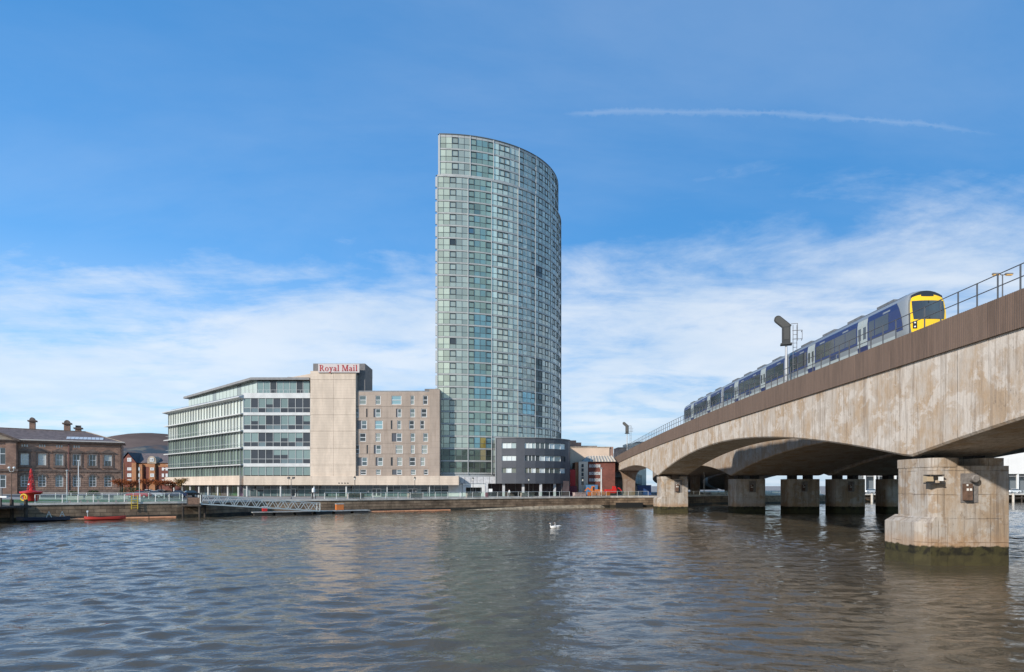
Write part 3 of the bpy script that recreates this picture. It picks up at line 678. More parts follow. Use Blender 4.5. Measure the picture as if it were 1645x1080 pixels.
for ci in range(3):
    s0 = 43.4 + ci * (CL + 0.45); M = car_M(s0); cab = ci == 0
    full = [(-x, z) for x, z in PROF] + [(x, z) for x, z in PROF[::-1]]
    body = MB(M); k = len(full)
    stations = [(0.0, .90), (.12, .95), (.4, .985), (.9, 1.0), (CL - .1, 1.0), (CL, .97)] if cab else [(0, .97), (.1, 1), (CL - .1, 1), (CL, .97)]
    vs = []
    for y, q in stations:
        for x, z in full:
            yy = y
            if cab and y < 1.2: yy = y + (fy(x, z)) * (1 - y / 1.2)
            vs.append((x * q, yy, 2.0 + (z - 2.0) * (0.5 + 0.5 * q) if cab else z))
    fs = [(i + k * r, i + 1 + k * r, i + 1 + k * (r + 1), i + k * (r + 1)) for r in range(len(stations) - 1) for i in range(k - 1)]
    fs += [(k - 1 + k * r, k * r, k * (r + 1), k - 1 + k * (r + 1)) for r in range(len(stations) - 1)]
    fs += [tuple(range(k))[::-1], tuple(range(k * (len(stations) - 1), k * len(stations)))]
    body.add(vs, [q[::-1] for q in fs]); car = body.build('carriage', 'train silver', tr, smooth=True)
    car['label'] = ['leading carriage with yellow cab front', 'middle carriage of the blue train', 'rear carriage of the blue train'][ci]
    rf = MB(M); rp = [(-x * 1.003, z + .012) for x, z in PROF if z > 3.0] + [(x * 1.003, z + .012) for x, z in PROF[::-1] if z > 3.0]
    for i in range(len(rp) - 1): rf.quad((rp[i][0], 1.4, rp[i][1]), (rp[i + 1][0], 1.4, rp[i + 1][1]), (rp[i + 1][0], CL - .1, rp[i + 1][1]), (rp[i][0], CL - .1, rp[i][1]))
    for q in range(4): rf.box(-.7, .7, 3 + q * 4.4, 5.2 + q * 4.4, 3.5, 3.70)
    rf.build('roof', 'train roof', car)
    doors = [CL * .30, CL * .74]; dw = 0.72
    for sd in (-1, 1):
        def panel(name, m_, ya, yb, zs, off=.012):
            mb = MB(M); zs = sorted(zs)
            for z0, z1 in zip(zs, zs[1:]):
                a, b = (sidex(z0) + off) * sd, (sidex(z1) + off) * sd
                q = [(a, ya, z0), (a, yb, z0), (b, yb, z1), (b, ya, z1)]
                mb.quad(*(q if sd > 0 else q[::-1]))
            for yy in (ya, yb):
                for z0, z1 in zip(zs, zs[1:]): mb.quad(((sidex(z0) - .02) * sd, yy, z0), ((sidex(z0) + off) * sd, yy, z0), ((sidex(z1) + off) * sd, yy, z1), ((sidex(z1) - .02) * sd, yy, z1))
            return mb.build(name, m_, car)
        segs = [(1.55 if cab else .35, doors[0] - dw), (doors[0] + dw, doors[1] - dw), (doors[1] + dw, CL - .3)]
        if cab:      # the blue side sweeps down behind the silver cab cheek
            mb = MB(M); o = .014; zz = [1.0, 1.5, 2.0, 2.55, 2.95]; yy = [.72, .80, .92, 1.15, 1.5]
            for i in range(4):
                a, b = (sidex(zz[i]) + o) * sd, (sidex(zz[i + 1]) + o) * sd
                mb.quad((a, yy[i], zz[i]), (a, 1.56, zz[i]), (b, 1.56, zz[i + 1]), (b, yy[i + 1], zz[i + 1]))
            mb.build('cab_side', 'train blue', car)
        for si, (a, b) in enumerate(segs):
            panel('side_panel', 'train blue', a, b, [1.22, 2.55, 2.95, 3.02])
            if sd < 0 and si == 1 and ci < 2:
                mb = MB(M); yc = (a + b) / 2 - .6; xo = -(sidex(1.0) + .03)
                mb.poly([(xo, yc + .2 * math.cos(q * math.pi / 6), 1.0 + .16 * math.sin(q * math.pi / 6)) for q in range(12)]); mb.build('roundel', 'train blue', car)
                for zq in (.88, 1.0, 1.1): mb = MB(M); mb.quad((xo, yc + 1.5, zq), (xo, yc + .35, zq), (xo, yc + .35, zq + .07), (xo, yc + 1.5, zq + .07)); mb.build('stripe', 'train blue', car)
            n = max(1, round((b - a) / 2.0)); wd = (b - a - .3) / n
            if cab and si == 0: wl = [(a + .9, a + .9 + 1.75), (a + 2.75, b - .2)]
            else: wl = [(a + .15 + q * wd + .04, a + .15 + (q + 1) * wd - .04) for q in range(n)]
            for (wa, wb) in wl: panel('window', 'train glass', wa, wb, [1.42, 2.58], .02)
            for q in range(1 if b - a < 6 else 2):
                ya = a + (b - a) * (.2 if q == 0 else .75); panel('vent', 'train silver', ya, ya + .9, [2.66, 2.78], .02)
        for dy in doors:
            panel('door_recess', 'train blue', dy - dw, dy + dw, [.5, .95, 1.2], .01)
            for q in (-1, 1):
                ya, yb = sorted((dy + q * .03, dy + q * (dw - .03)))
                dr = panel('door', 'door grey', ya, yb, [.95, 2.55, 2.92], .03)
                mb = MB(M); x = (sidex(2.0) + .036) * sd; qd = [(x, ya + .13, 1.45), (x, yb - .13, 1.45), (x, yb - .13, 2.35), (x, ya + .13, 2.35)]
                mb.quad(*(qd if sd > 0 else qd[::-1])); mb.build('door_window', 'train glass', car)
        sk = MB(M)
        for a, b in segs:
            sk.box(*sorted((1.30 * sd, 1.37 * sd)), a + .1, b - .1, .40, .80)
        sk.build('skirt', 'door grey', car)
    bg = MB(M)
    for yy in (2.6, 4.9, CL - 4.9, CL - 2.6):
        for sd in (-1, 1): bg.M = M @ Matrix.Translation((.72 * sd, yy, .42)) @ Matrix.Rotation(math.pi / 2, 4, 'Y'); bg.lathe([(.42, -.06), (.42, .06), (.2, .08)], 14)
    bg.M = M; bg.box(-1.1, 1.1, 2, 5.5, .3, .6); bg.box(-1.1, 1.1, CL - 5.5, CL - 2, .3, .6); bg.build('bogie', 'train black', car)
    if not cab:
        gm = MB(M); gm.box(-.6, .6, -.46, .03, .9, 3.0); gm.build('gangway_bellows', 'rubber', car)
    else:
        def fpan(name, m_, poly, off):
            """panel lying on the raked cab front; poly of (x, z), fan over a fine strip"""
            mb = MB(M); mb.poly([(x, fy(x, z) - off, z) for x, z in poly]); return mb.build(name, m_, car)
        arc = lambda r, zc, n, x0, x1: [(x0 + (x1 - x0) * i / n, zc + math.sqrt(max(0, r * r - (x0 + (x1 - x0) * i / n) ** 2)) - r) for i in range(n + 1)]
        L = [(-1.16, .62), (-1.2, 1.2), (-1.2, 2.0), (-1.2, 2.6)]
        ym = MB(M); q = 10
        def quadstrip(mb, rows, off):
            for (r0, r1) in zip(rows, rows[1:]):
                for i in range(len(r0) - 1):
                    mb.quad(*[(x, fy(x, z) - off, z) for x, z in (r0[i], r0[i + 1], r1[i + 1], r1[i])])
        def row(xh, z, bow=0.0): return [(xh * (2 * i / q - 1), z + bow * (1 - (2 * i / q - 1) ** 2)) for i in range(q + 1)]
        quadstrip(ym, [row(1.08, .60), row(1.16, 1.0), row(1.19, 1.5), row(1.18, 2.2), row(1.13, 2.70, .02), row(1.04, 2.98, .16), row(.93, 3.12, .24)], .05); ym.build('cab_front', 'train yellow', car)
        m = MB(M); quadstrip(m, [row(1.05, 3.04, .235), row(1.02, 3.20, .32)], .056); quadstrip(m, [row(.42, 3.13, -.02), row(.42, 3.22, .24)], .058); m.build('destination_hood', 'train black', car)
        m = MB(M); quadstrip(m, [row(1.00, 1.56), row(1.06, 2.1), row(1.05, 2.80, .02)], .075); ws = m.build('windscreen', 'train glass', car)
        m = MB(M); quadstrip(m, [[(-.04, 1.56), (.04, 1.56)], [(-.04, 2.80), (.04, 2.80)]], .085); m.build('screen_pillar', 'train black', ws)
        for sd in (-1, 1):
            m = MB(M); cx = .92 * sd; quadstrip(m, [[(cx - .13, .94), (cx + .13, .94)], [(cx - .13, 1.42), (cx + .13, 1.42)]], .08); hl = m.build('headlight', 'train black', car)
            m = MB(M)
            for zc in (1.05, 1.31): m.ball((cx, fy(cx, zc) - .09, zc), .06, 8)
            m.build('lens', 'lens', hl)
        m = MB(M); m.box(-.35, .35, -.45, .2, .5, .9); m.box(-1.1, 1.1, -.05, .4, .25, .62); m.build('coupler', 'train black', car)
# ================================================================== buildings
mat_attr('tower glass', 0.08, 0.20, 0.6, 0.03); mat_attr('office glass', 0.10, 0.12, 0.6); mat_attr('window pane', 0.10, 0.0, 0.7)
mat('spandrel', (0.40, 0.40, 0.375), 0.45, 0.1, var=.12, vscale=.8); mat('mullion dark', (0.10, 0.11, 0.11), 0.5, 0.2); mat('mullion pale', (0.40, 0.41, 0.40), 0.45, 0.2)
mat('window frame dark', (0.055, 0.065, 0.068), 0.45, 0.1); mat('core dark', (0.05, 0.055, 0.055), 0.8)
mat('slab white', (0.54, 0.54, 0.52), 0.5, var=.15, vscale=.6); pass
mat('cream stone shade', (0.56, 0.455, 0.36), 0.75, var=.10, vscale=.5); mat('roof grey', (0.22, 0.215, 0.21), 0.7, var=.2, vscale=1)
mat('sign red', (0.36, 0.012, 0.02), 0.5); mat('sign white', (0.50, 0.44, 0.42), 0.5)
mat('dark clad', (0.072, 0.075, 0.085), 0.55, 0.1, var=.12, vscale=.5); mat('frame white', (0.62, 0.63, 0.62), 0.5); mat('core grey', (0.155, 0.145, 0.14), 0.7, var=.2, vscale=2)
mat('col grey', (0.46, 0.455, 0.45), 0.6, var=.2, vscale=2)

def mat_clad(name, base, px, pz, joint, stain, amt):
    m = bpy.data.materials.new(name); m.use_nodes = True; n = NT(m.node_tree); b = m.node_tree.nodes['Principled BSDF']; b.inputs['Roughness'].default_value = .8; b.inputs['Specular IOR Level'].default_value = .3
    pos = n.node('ShaderNodeNewGeometry').outputs['Position']; x, y, z = n.sep(pos)[:3]
    c = n.mix(n.ramp(n.noise(n.scale(pos, 1, 1, .3), .45, 8, .65), .35, .65), base, tuple(q * .80 for q in base))
    st = n.noise(n.scale(pos, 1.9, 1.9, .12), 1.0, 8, .7)
    c = n.mix(n.m('MULTIPLY', n.ramp(st, .52, .70), amt), c, stain)
    jx = n.ramp(n.m('ABSOLUTE', n.m('SUBTRACT', n.m('FRACT', n.m('MULTIPLY', x, 1 / px)), .5)), .5 - .05 / px, .5 - .01 / px)
    jz = n.ramp(n.m('ABSOLUTE', n.m('SUBTRACT', n.m('FRACT', n.m('MULTIPLY', z, 1 / pz)), .5)), .5 - .06 / pz, .5 - .015 / pz)
    j = n.m('MULTIPLY', n.m('MAXIMUM', jx, jz), joint); n.put(b.inputs['Base Color'], n.mix(j, c, tuple(q * .45 for q in base))); MATS[name] = m
mat_clad('cream stone', (0.61, 0.50, 0.395), 50.0, 0.62, .22, (0.44, 0.345, 0.26), .35)
mat_clad('brown cladding', (0.375, 0.30, 0.242), 3.1, 1.36, .28, (0.22, 0.155, 0.115), .6)
def pane_obj(mb_or_none, name, parent, quad, tint, m='window pane'):
    mb = MB(); mb.cur = tint; mb.quad(*quad); return mb.build(name, m, parent)

# ------------------------------------------------------------------ the curved glass tower
def tower():
    T = thing('glass_tower', 'tall curved glass apartment tower with pale green panes, tallest building', 'tower', (-2, 170, GZ))
    def arc_pts(x0, yc, a, b, step, tmax=math.radians(97)):
        """points spaced by arc length along a quarter ellipse"""
        ts = np.linspace(0, tmax, 2000); X = x0 + a * np.sin(ts); Y = yc - b * np.cos(ts)
        L = np.concatenate([[0], np.cumsum(np.hypot(np.diff(X), np.diff(Y)))])
        n = int(L[-1] / step); return [(float(np.interp(i * step, L, X)), float(np.interp(i * step, L, Y))) for i in range(n + 1)]
    low = arc_pts(-17.45, 181.6, 30.9, 28.9, 1.435); up = arc_pts(-16.95, 181.4, 29.6, 28.2, 1.435)
    ZS, ZT, Z0 = PZ(285, 153), PZ(216, 153.2), 7.55
    n_low = 24; hs = (ZS - Z0) / n_low; hu = (ZT - 1.1 - ZS) / 3
    majors = [0, 5, 9, 14, 18, 23, 27, 31]
    opens = {2, 5, 8, 10, 11, 14, 17, 19, 21, 24, 26, 29}
    bays = [(0.42, 0.47, 0.39), (0.22, 0.30, 0.255), (0.36, 0.385, 0.325), (0.39, 0.40, 0.335), (0.43, 0.425, 0.355), (0.46, 0.445, 0.375), (0.47, 0.45, 0.38), (0.47, .45, .38)]  # pane colour per bay, with the look of reflections painted in
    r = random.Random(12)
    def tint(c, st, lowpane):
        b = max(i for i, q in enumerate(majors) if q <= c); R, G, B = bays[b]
        k = r.uniform(.80, 1.18) * (1.0 if c < 9 else 1.5)  # right-hand columns lightened: bright cloud reflection painted into the pane colour
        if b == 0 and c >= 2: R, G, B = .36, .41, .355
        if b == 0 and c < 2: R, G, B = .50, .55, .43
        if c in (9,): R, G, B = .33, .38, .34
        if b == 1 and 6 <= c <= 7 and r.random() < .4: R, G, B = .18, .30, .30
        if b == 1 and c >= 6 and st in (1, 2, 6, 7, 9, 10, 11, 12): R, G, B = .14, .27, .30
        if st in (0, 1) and c < 9: R, G, B = (.085, .115, .095); k = r.uniform(.5, 2.0)  # lowest storeys darkened, a dark reflection painted into the panes
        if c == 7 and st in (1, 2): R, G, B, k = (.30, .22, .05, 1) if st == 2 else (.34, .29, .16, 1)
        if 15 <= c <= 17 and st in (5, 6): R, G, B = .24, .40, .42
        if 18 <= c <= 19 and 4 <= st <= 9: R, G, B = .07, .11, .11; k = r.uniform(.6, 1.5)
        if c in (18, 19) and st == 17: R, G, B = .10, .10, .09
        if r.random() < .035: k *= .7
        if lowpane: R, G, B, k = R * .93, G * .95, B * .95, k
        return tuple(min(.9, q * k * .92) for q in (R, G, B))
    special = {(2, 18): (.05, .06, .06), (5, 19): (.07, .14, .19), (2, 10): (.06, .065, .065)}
    rest = MB(); gridd = MB(); bands = []; count = 0
    def off(p, q, d):
        t = Vector((q[0] - p[0], q[1] - p[1])).normalized(); nrm = Vector((t.y, -t.x)); return Vector(p) + nrm * d, Vector(q) + nrm * d
    wins = []
    def section(pts, z0, h, nst, st0, split=0.52):
        nonlocal count
        for st in range(nst):
            za = z0 + st * h
            band = MB(); zb0, zb1 = za + .08, za + .42
            for i in range(len(pts) - 1):
                p, q = off(pts[i], pts[i + 1], .06)
                band.quad((p.x, p.y, zb0), (q.x, q.y, zb0), (q.x, q.y, zb1), (p.x, p.y, zb1))
                band.quad((p.x, p.y, zb1), (q.x, q.y, zb1), (pts[i + 1][0], pts[i + 1][1], zb1), (pts[i][0], pts[i][1], zb1))
                band.quad((pts[i][0], pts[i][1], zb0), (pts[i + 1][0], pts[i + 1][1], zb0), (q.x, q.y, zb0), (p.x, p.y, zb0))
            band.build('spandrel_band', 'spandrel', T)
            zl0, zl1 = za + .46, za + .46 + (h - .46) * .42; zu1 = za + h - .02
            for c in range(len(pts) - 1):
                p, q = Vector(pts[c]), Vector(pts[c + 1]); d = (q - p); p2, q2 = p + d * .03, q - d * .03
                key = (c, st + st0)
                for lo, (a, b) in ((True, (zl0, zl1 - .03)), (False, (zl1 + .03, zu1))):
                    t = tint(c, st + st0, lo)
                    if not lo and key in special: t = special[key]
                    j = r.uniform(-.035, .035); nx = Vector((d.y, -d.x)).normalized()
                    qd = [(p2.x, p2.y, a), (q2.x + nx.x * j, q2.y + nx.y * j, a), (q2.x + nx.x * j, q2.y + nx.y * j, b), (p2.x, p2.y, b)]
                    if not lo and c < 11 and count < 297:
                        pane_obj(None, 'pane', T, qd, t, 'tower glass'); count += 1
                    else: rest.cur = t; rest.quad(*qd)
                if c in opens and c < len(pts) - 2: wins.append((p2, q2, zl1 + .03, zu1))
                # glazing bars
                pa, qa = off(pts[c], pts[c + 1], .035)
                gridd.bar((pa.x, pa.y, zl1), (qa.x, qa.y, zl1), .06, .06)
                if c not in majors and c: gridd.bar((p.x + nx.x * .02, p.y + nx.y * .02, zl0), (p.x + nx.x * .02, p.y + nx.y * .02, zu1), .075, .075)
    section(low, Z0, hs, n_low, 0); section(up, ZS + .5, hu, 3, n_low)
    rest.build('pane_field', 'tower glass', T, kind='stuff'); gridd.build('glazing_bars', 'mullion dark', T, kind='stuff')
    for (p, q, a, b) in wins:
        pa, qa = off(p, q, .07); m = MB()
        for u, v in (((pa.x, pa.y, a + .05), (qa.x, qa.y, a + .05)), ((pa.x, pa.y, b - .05), (qa.x, qa.y, b - .05))): m.bar(u, v, .12, .12)
        for e in (pa, qa): m.bar((e.x, e.y, a), (e.x, e.y, b), .12, .12)
        m.build('window_frame', 'window frame dark', T)
    for pts, za, zb in ((low, Z0, ZS), (up, ZS + .3, ZT)):
        for c in majors:
            if c >= len(pts): continue
            p = pts[c]; q = pts[min(c + 1, len(pts) - 1)]; pa, _ = off(p, q, .1) if c + 1 < len(pts) else (Vector(p), 0)
            m = MB(); m.bar((pa.x, pa.y, za), (pa.x, pa.y, zb), .17, .15); m.build('mullion', 'mullion pale', T)
    def coping(pts, z0, z1, d, name, m_):
        m = MB()
        for i in range(len(pts) - 1):
            p, q = off(pts[i], pts[i + 1], d); a, b = pts[i], pts[i + 1]
            m.quad((p.x, p.y, z0), (q.x, q.y, z0), (q.x, q.y, z1), (p.x, p.y, z1)); m.quad((p.x, p.y, z1), (q.x, q.y, z1), (b[0] - .6, b[1] + .6, z1), (a[0] - .6, a[1] + .6, z1))
            m.quad((a[0], a[1], z0), (b[0], b[1], z0), (q.x, q.y, z0), (p.x, p.y, z0))
        return m.build(name, m_, T)
    # top storey: pale panel row under a thin dark coping
    for i in range(len(up) - 1):
        p, q = off(up[i], up[i + 1], .05); d = q - p; p, q = p + d * .02, q - d * .02
        m = MB(); m.quad((p.x, p.y, ZT - .62), (q.x, q.y, ZT - .62), (q.x, q.y, ZT - .02), (p.x, p.y, ZT - .02)); m.build('cornice_panel', 'spandrel', T)
    coping(up, ZT - .02, ZT + .18, .16, 'roof_coping', 'mullion dark'); coping(low, ZS + .02, ZS + .42, .15, 'setback_band', 'spandrel')
    back = lambda pts: [(pts[0][0] + .12, pts[0][1] + .12)] + [(x - .1, y + .12) for x, y in pts[1:]] + [(pts[-1][0] - .1, 186), (pts[0][0] + .12, 186)]
    m = MB(); m.prism(back(low), GZ + 3.0, ZS + .05); m.build('wall', 'mullion pale', T)
    m = MB(); m.prism(back(up), ZS + .05, ZT - .02); m.build('wall', 'mullion pale', T)
    for st in range(n_low):      # edge fins down the left corner
        m = MB(); x, y = low[0]; m.box(x - .45, x - .02, y - .05, y + .5, Z0 + st * hs + .55, Z0 + st * hs + hs - .06); m.build('corner_fin', 'mullion pale', T)
    m = MB(); x, y = up[0]; m.box(x - .35, x - .02, y - .1, y + .5, ZS + .5, ZT - .3); m.build('corner_fin', 'mullion pale', T)
    # grey panelled band over the entrance, and the entrance below
    D = 151.2
    for i in range(6):
        a, b = PX(737 + i * 9.9, D), PX(737 + (i + 1) * 9.9, D) - .07
        m = MB(); m.box(a, b, D, D + 1.5, PZ(777, D), PZ(766, D)); m.build('fascia_panel', 'col grey', T)
    m = MB(); m.box(PX(720, D), PX(742, D), D + .3, D + 3, GZ, PZ(777.3, D)); m.build('pale_wall', 'slab white', T)
    m = MB(); ring_frame(m, PX(743, D), PX(779, D), GZ, PZ(778, D), D + .2, .5, .75); m.box(PX(743, D) + .75, PX(779, D) - .75, D + .25, D + .6, PZ(781.2, D), PZ(778, D) - .7); m.build('entrance_frame', 'slab white', T)
    m = MB(); m.box(PX(743, D) + .7, PX(779, D) - .7, D + 1.9, D + 2, GZ, PZ(781, D)); dr = m.build('entrance_door', 'core dark', T)
    m = MB()
    for k in range(4): xx = PX(747 + k * 8, D); m.box(xx, xx + .12, D + 1.8, D + 1.9, GZ, PZ(781, D))
    m.build('door_bars', 'mullion pale', dr, kind='stuff')
    # ground storey behind the columns
    m = MB(); m.box(PX(779, D), 13.5, D + 3.2, D + 6, GZ, 6.0); m.build('ground_wall', mat('maroon infill', (0.06, 0.04, 0.042), .7, var=.4, vscale=.8), T)
    for i, xp in enumerate((784, 797, 823, 835, 852, 863, 879, 886, 897)):
        xx = PX(xp, D + 3); m = MB(); ring_frame(m, xx - 1.1, xx + .8, GZ + .2, 5.6, D + 3.05, .15, .09); m.build('shopfront_frame', 'grey fixture', T)
    # dark clad podium block: bowed front
    P0 = [(PX(795.5, 150.4), 150.4)]
    for xp, D_ in ((806, 149.8), (829, 149.4), (843, 149.4), (860, 149.8), (875, 150.7), (890, 152.2), (900, 153.6), (908, 155.2), (913, 156.6), (915.5, 158.4)): P0.append((PX(xp, D_), D_))
    zb, zt = PZ(777, 149.5), PZ(703.5, 149.5)
    rows = [(PZ(720.3, 149.5), PZ(711.2, 149.5)), (PZ(740.3, 149.5), PZ(731.8, 149.5)), (PZ(759.8, 149.5), PZ(751.8, 149.5))]
    pod = MB()
    def pquad(a, b, z0, z1): pod.quad((*a, z0), (*b, z0), (*b, z1), (*a, z1))
    def dense(A, B, n): return [(A[0] + (B[0] - A[0]) * i / n, A[1] + (B[1] - A[1]) * i / n) for i in range(n + 1)]
    for i in range(len(P0) - 1):
        a, b = P0[i], P0[i + 1]
        if i in (1, 3, 4, 5, 6, 7):
            zs = [zb] + [z for rr in rows[::-1] for z in rr] + [zt]
            for k in range(0, len(zs) - 1, 2): pquad(a, b, zs[k], zs[k + 1])
        else: pquad(a, b, zb, zt)
    pod.poly([(*p, zt) for p in P0] + [(P0[-1][0], 175, zt), (P0[0][0], 175, zt)]); pod.poly(([(*p, zb) for p in P0] + [(P0[-1][0], 175, zb), (P0[0][0], 175, zb)])[::-1])
    pquad(P0[-1], (P0[-1][0], 175), zb, zt); pquad((P0[0][0], 175), P0[0], zb, zt)
    inner = [(x, y + .28) for x, y in P0]
    for z0, z1 in rows:
        for grp in ((1, 2), (3, 8)):
            for i in range(*grp):
                a, b, c, d = P0[i], P0[i + 1], inner[i], inner[i + 1]
                pod.quad((*a, z0), (*b, z0), (*d, z0), (*c, z0)); pod.quad((*c, z1), (*d, z1), (*b, z1), (*a, z1))
            for e, sg in ((grp[0], 1), (grp[1], -1)): pod.quad((*P0[e], z0), (*inner[e], z0), (*inner[e], z1), (*P0[e], z1))
    pb = pod.build('podium', 'dark clad', T)
    pr = random.Random(4)
    for ri, (z0, z1) in enumerate(rows):
        for grp in ((1, 2), (3, 8)):
            for i in range(*grp):
                n = 3 if i == 1 else (3, 2, 2, 1, 1)[i - 3]; pts = dense(inner[i], inner[i + 1], n)
                for k in range(n):
                    a, b = pts[k], pts[k + 1]; q = pr.random()
                    t = (.60, .64, .62) if q < .38 else ((.35, .42, .41) if q < .65 else ((.50, .50, .42) if q < .75 else (.07, .085, .09)))
                    if ri == 2 and q > .4: t = (.16, .17, .14)
                    pane_obj(None, 'podium_pane', pb, [(*a, z0), (*b, z0), (*b, z1), (*a, z1)], t)
                    m = MB(); m.bar((a[0], a[1] - .05, z0), (a[0], a[1] - .05, z1), .13, .1); m.build('podium_mullion', 'frame white', pb)
    m = MB()
    for i in range(len(P0) - 1): m.bar((*P0[i], zt + .04), (*P0[i + 1], zt + .04), .3, .12)
    m.build('podium_coping', 'roof grey', pb)
    m = MB(); m.bar((PX(796.5, 150.2), 150.15, zb), (PX(796.5, 150.2), 150.15, zt), .12, .12); m.build('downpipe', 'mullion pale', pb)
    for xp in (782, 809, 840.4, 868.6, 891, 905.6):
        yy = 150.6 if xp < 880 else (153.0 if xp < 900 else 156); m = MB(); x = PX(xp, yy); m.box(x - .3, x + .3, yy, yy + .7, GZ, zb - .02) if xp > 790 else m.box(x - .28, x + .28, yy, yy + .6, GZ, PZ(777, 151)); m.build('column', 'col grey', T)
tower()

# ------------------------------------------------------------------ the office and apartment block with the sign
def office():
    O = thing('office_block', 'low cream and glass office block with a rooftop sign, left of the tower', 'office', (PX(500, 150), 150, GZ))
    D = 150.0; zz = lambda y: PZ(y, D)
    C = Vector((PX(391, D), D)); E = Vector((PX(270, 182), 182)); XR = PX(498.5, D)
    u = (E - C).normalized(); LW = (E - C).length
    MF = frame(C.x, C.y, 0); ML = Matrix(((-u.x, u.y * -1, 0, E.x), (-u.y, u.x, 0, E.y), (0, 0, 1, 0), (0, 0, 0, 1)))
    # local frame of the left facade: x from far end to the corner, y inwards
    tdir = -u; nin = Vector((-tdir.y, tdir.x));
    ML = Matrix(((tdir.x, nin.x, 0, E.x), (tdir.y, nin.y, 0, E.y), (0, 0, 1, 0), (0, 0, 0, 1)))
    W = XR - C.x
    glass = [(zz(662.7), zz(640)), (zz(690), zz(667.5)), (zz(717.3), zz(695.2)), (zz(744.5), zz(722.6)), (zz(764.2), zz(750))]
    # solid body behind the glazing
    ib = lambda d: [(C.x + d * .3, C.y + d), (E.x + d * 1.4, E.y + d * .2), (E.x + 18, E.y + 14), (XR, E.y + 10), (XR, C.y + d)]
    m = MB(); m.prism(ib(.55), GZ + 2.4, zz(632.5)); m.build('core', 'core dark', O)
    r = random.Random(21)
    for fi, (z0, z1) in enumerate(glass):
        cols = 9; cw = W / cols; zt = z0 + (z1 - z0) * .32
        if fi == 4: zt = z0 + .05
        for c in range(cols):
            a, b = c * cw + .05, (c + 1) * cw - .05
            up_dark = r.random() < (.45 if fi < 4 else .1)
            if c < 1: up_dark = False
            lt = (.19, .255, .24); dk = (.045, .05, .058)
            k = r.uniform(.85, 1.15)
            for (za, zb_, t) in ((zt + .04, z1, dk if up_dark else lt), (z0, zt - .04, dk if r.random() < .6 else (.13, .17, .18))):
                if zb_ - za < .3: continue
                mb = MB(MF); mb.cur = tuple(q * k for q in t); mb.quad((a, .12, za), (b, .12, za), (b, .12, zb_), (a, .12, zb_)); mb.build('pane', 'office glass', O)
            if r.random() < .25 and fi < 4:
                mb = MB(MF); mb.cur = dk; zc = zt + (z1 - zt) * r.uniform(.3, .6); mb.quad((a, .115, zt + .04), (b, .115, zt + .04), (b, .115, zc), (a, .115, zc)); mb.build('pane', 'office glass', O)
        for c in range(cols + 1): mb = MB(MF); mb.box(c * cw - .05, c * cw + .05, .0, .12, z0, z1); mb.build('mullion', 'mullion pale', O)
        if fi < 4: mb = MB(MF); mb.box(0, W, .03, .11, zt - .05, zt + .05); mb.build('transom', 'mullion pale', O)
        top = glass[fi - 1][0] if fi else zz(631.5)
        mb = MB(MF); mb.box(-.05, W, -.12, .5, z1 + .01, top - .01); mb.build('spandrel_band', 'slab white', O)
        # left facade of this storey
        tint = [(.58, .62, .56), (.54, .58, .52), (.20, .25, .21), (.17, .22, .18), (.15, .20, .165)][fi]  # top two storeys pale: bright reflection painted into the glass colour
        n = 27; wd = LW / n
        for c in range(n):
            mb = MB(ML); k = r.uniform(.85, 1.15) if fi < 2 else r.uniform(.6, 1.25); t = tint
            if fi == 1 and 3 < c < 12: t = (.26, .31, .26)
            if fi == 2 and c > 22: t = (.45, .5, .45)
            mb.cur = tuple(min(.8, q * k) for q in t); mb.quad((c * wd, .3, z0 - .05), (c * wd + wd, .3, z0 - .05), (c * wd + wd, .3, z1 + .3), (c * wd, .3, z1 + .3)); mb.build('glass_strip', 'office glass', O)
        fn = MB(ML)
        for c in range(n + 1): fn.box(c * wd - .035, c * wd + .035, .0, .3, z0 - .05, z1 + .3)
        fn.build('fins', 'mullion pale', O, kind='stuff')
        mb = MB(ML); mb.box(-1.3, LW + .12, -.75, .35, z0 - .45, z0 - .22) if fi < 4 else None
        if fi < 4: mb.build('floor_slab', 'slab white', O)
        if 0 < fi < 4: mb = MB(ML); mb.bar((-.5, -.45, z0 + .75), (LW - .5, -.45, z0 + .75), .07); mb.build('sun_rail', 'mullion pale', O)
    # eaves of the left facade
    mb = MB(ML); zt = zz(638.6); mb.sweep([(-1.15, zt - .05), (-1.15, zt + .12), (.4, zt + .75), (.4, zt - .35)], -1.4, LW + .2); mb.build('eaves', 'slab white', O)
    # penthouse set back
    Dp = 153.0; A = Vector((PX(413, Dp), Dp)); B = Vector((PX(303, 185), 185)); XP = PX(497.5, Dp); z0, z1 = PZ(632, Dp), PZ(613, Dp)
    m = MB(); m.prism([(A.x + .3, A.y + .3), (B.x + .5, B.y + .3), (B.x + 20, B.y + 12), (XP, B.y + 8), (XP, A.y + .3)], z0 - 1, z1 - .05); m.build('penthouse_core', 'core dark', O)
    n = 8
    for c in range(n):
        a, b = A.x + (XP - A.x) * c / n, A.x + (XP - A.x) * (c + 1) / n; t = (.20, .28, .27) if r.random() < .65 else (.045, .05, .055)
        pane_obj(None, 'penthouse_pane', O, [(a + .05, A.y, z0), (b - .05, A.y, z0), (b - .05, A.y, z1), (a + .05, A.y, z1)], t, 'office glass')
        m = MB(); m.box(a - .05, a + .05, A.y - .08, A.y, z0, z1); m.build('mullion', 'mullion pale', O)
    ud = (A - B); n = 20
    for c in range(n):
        a, b = B + ud * (c / n), B + ud * ((c + .94) / n); t = (.46, .52, .46) if r.random() < .8 else (.25, .28, .26)
        pane_obj(None, 'penthouse_pane', O, [(a.x, a.y, z0), (b.x, b.y, z0), (b.x, b.y, z1 + .3), (a.x, a.y, z1 + .3)], t, 'office glass')
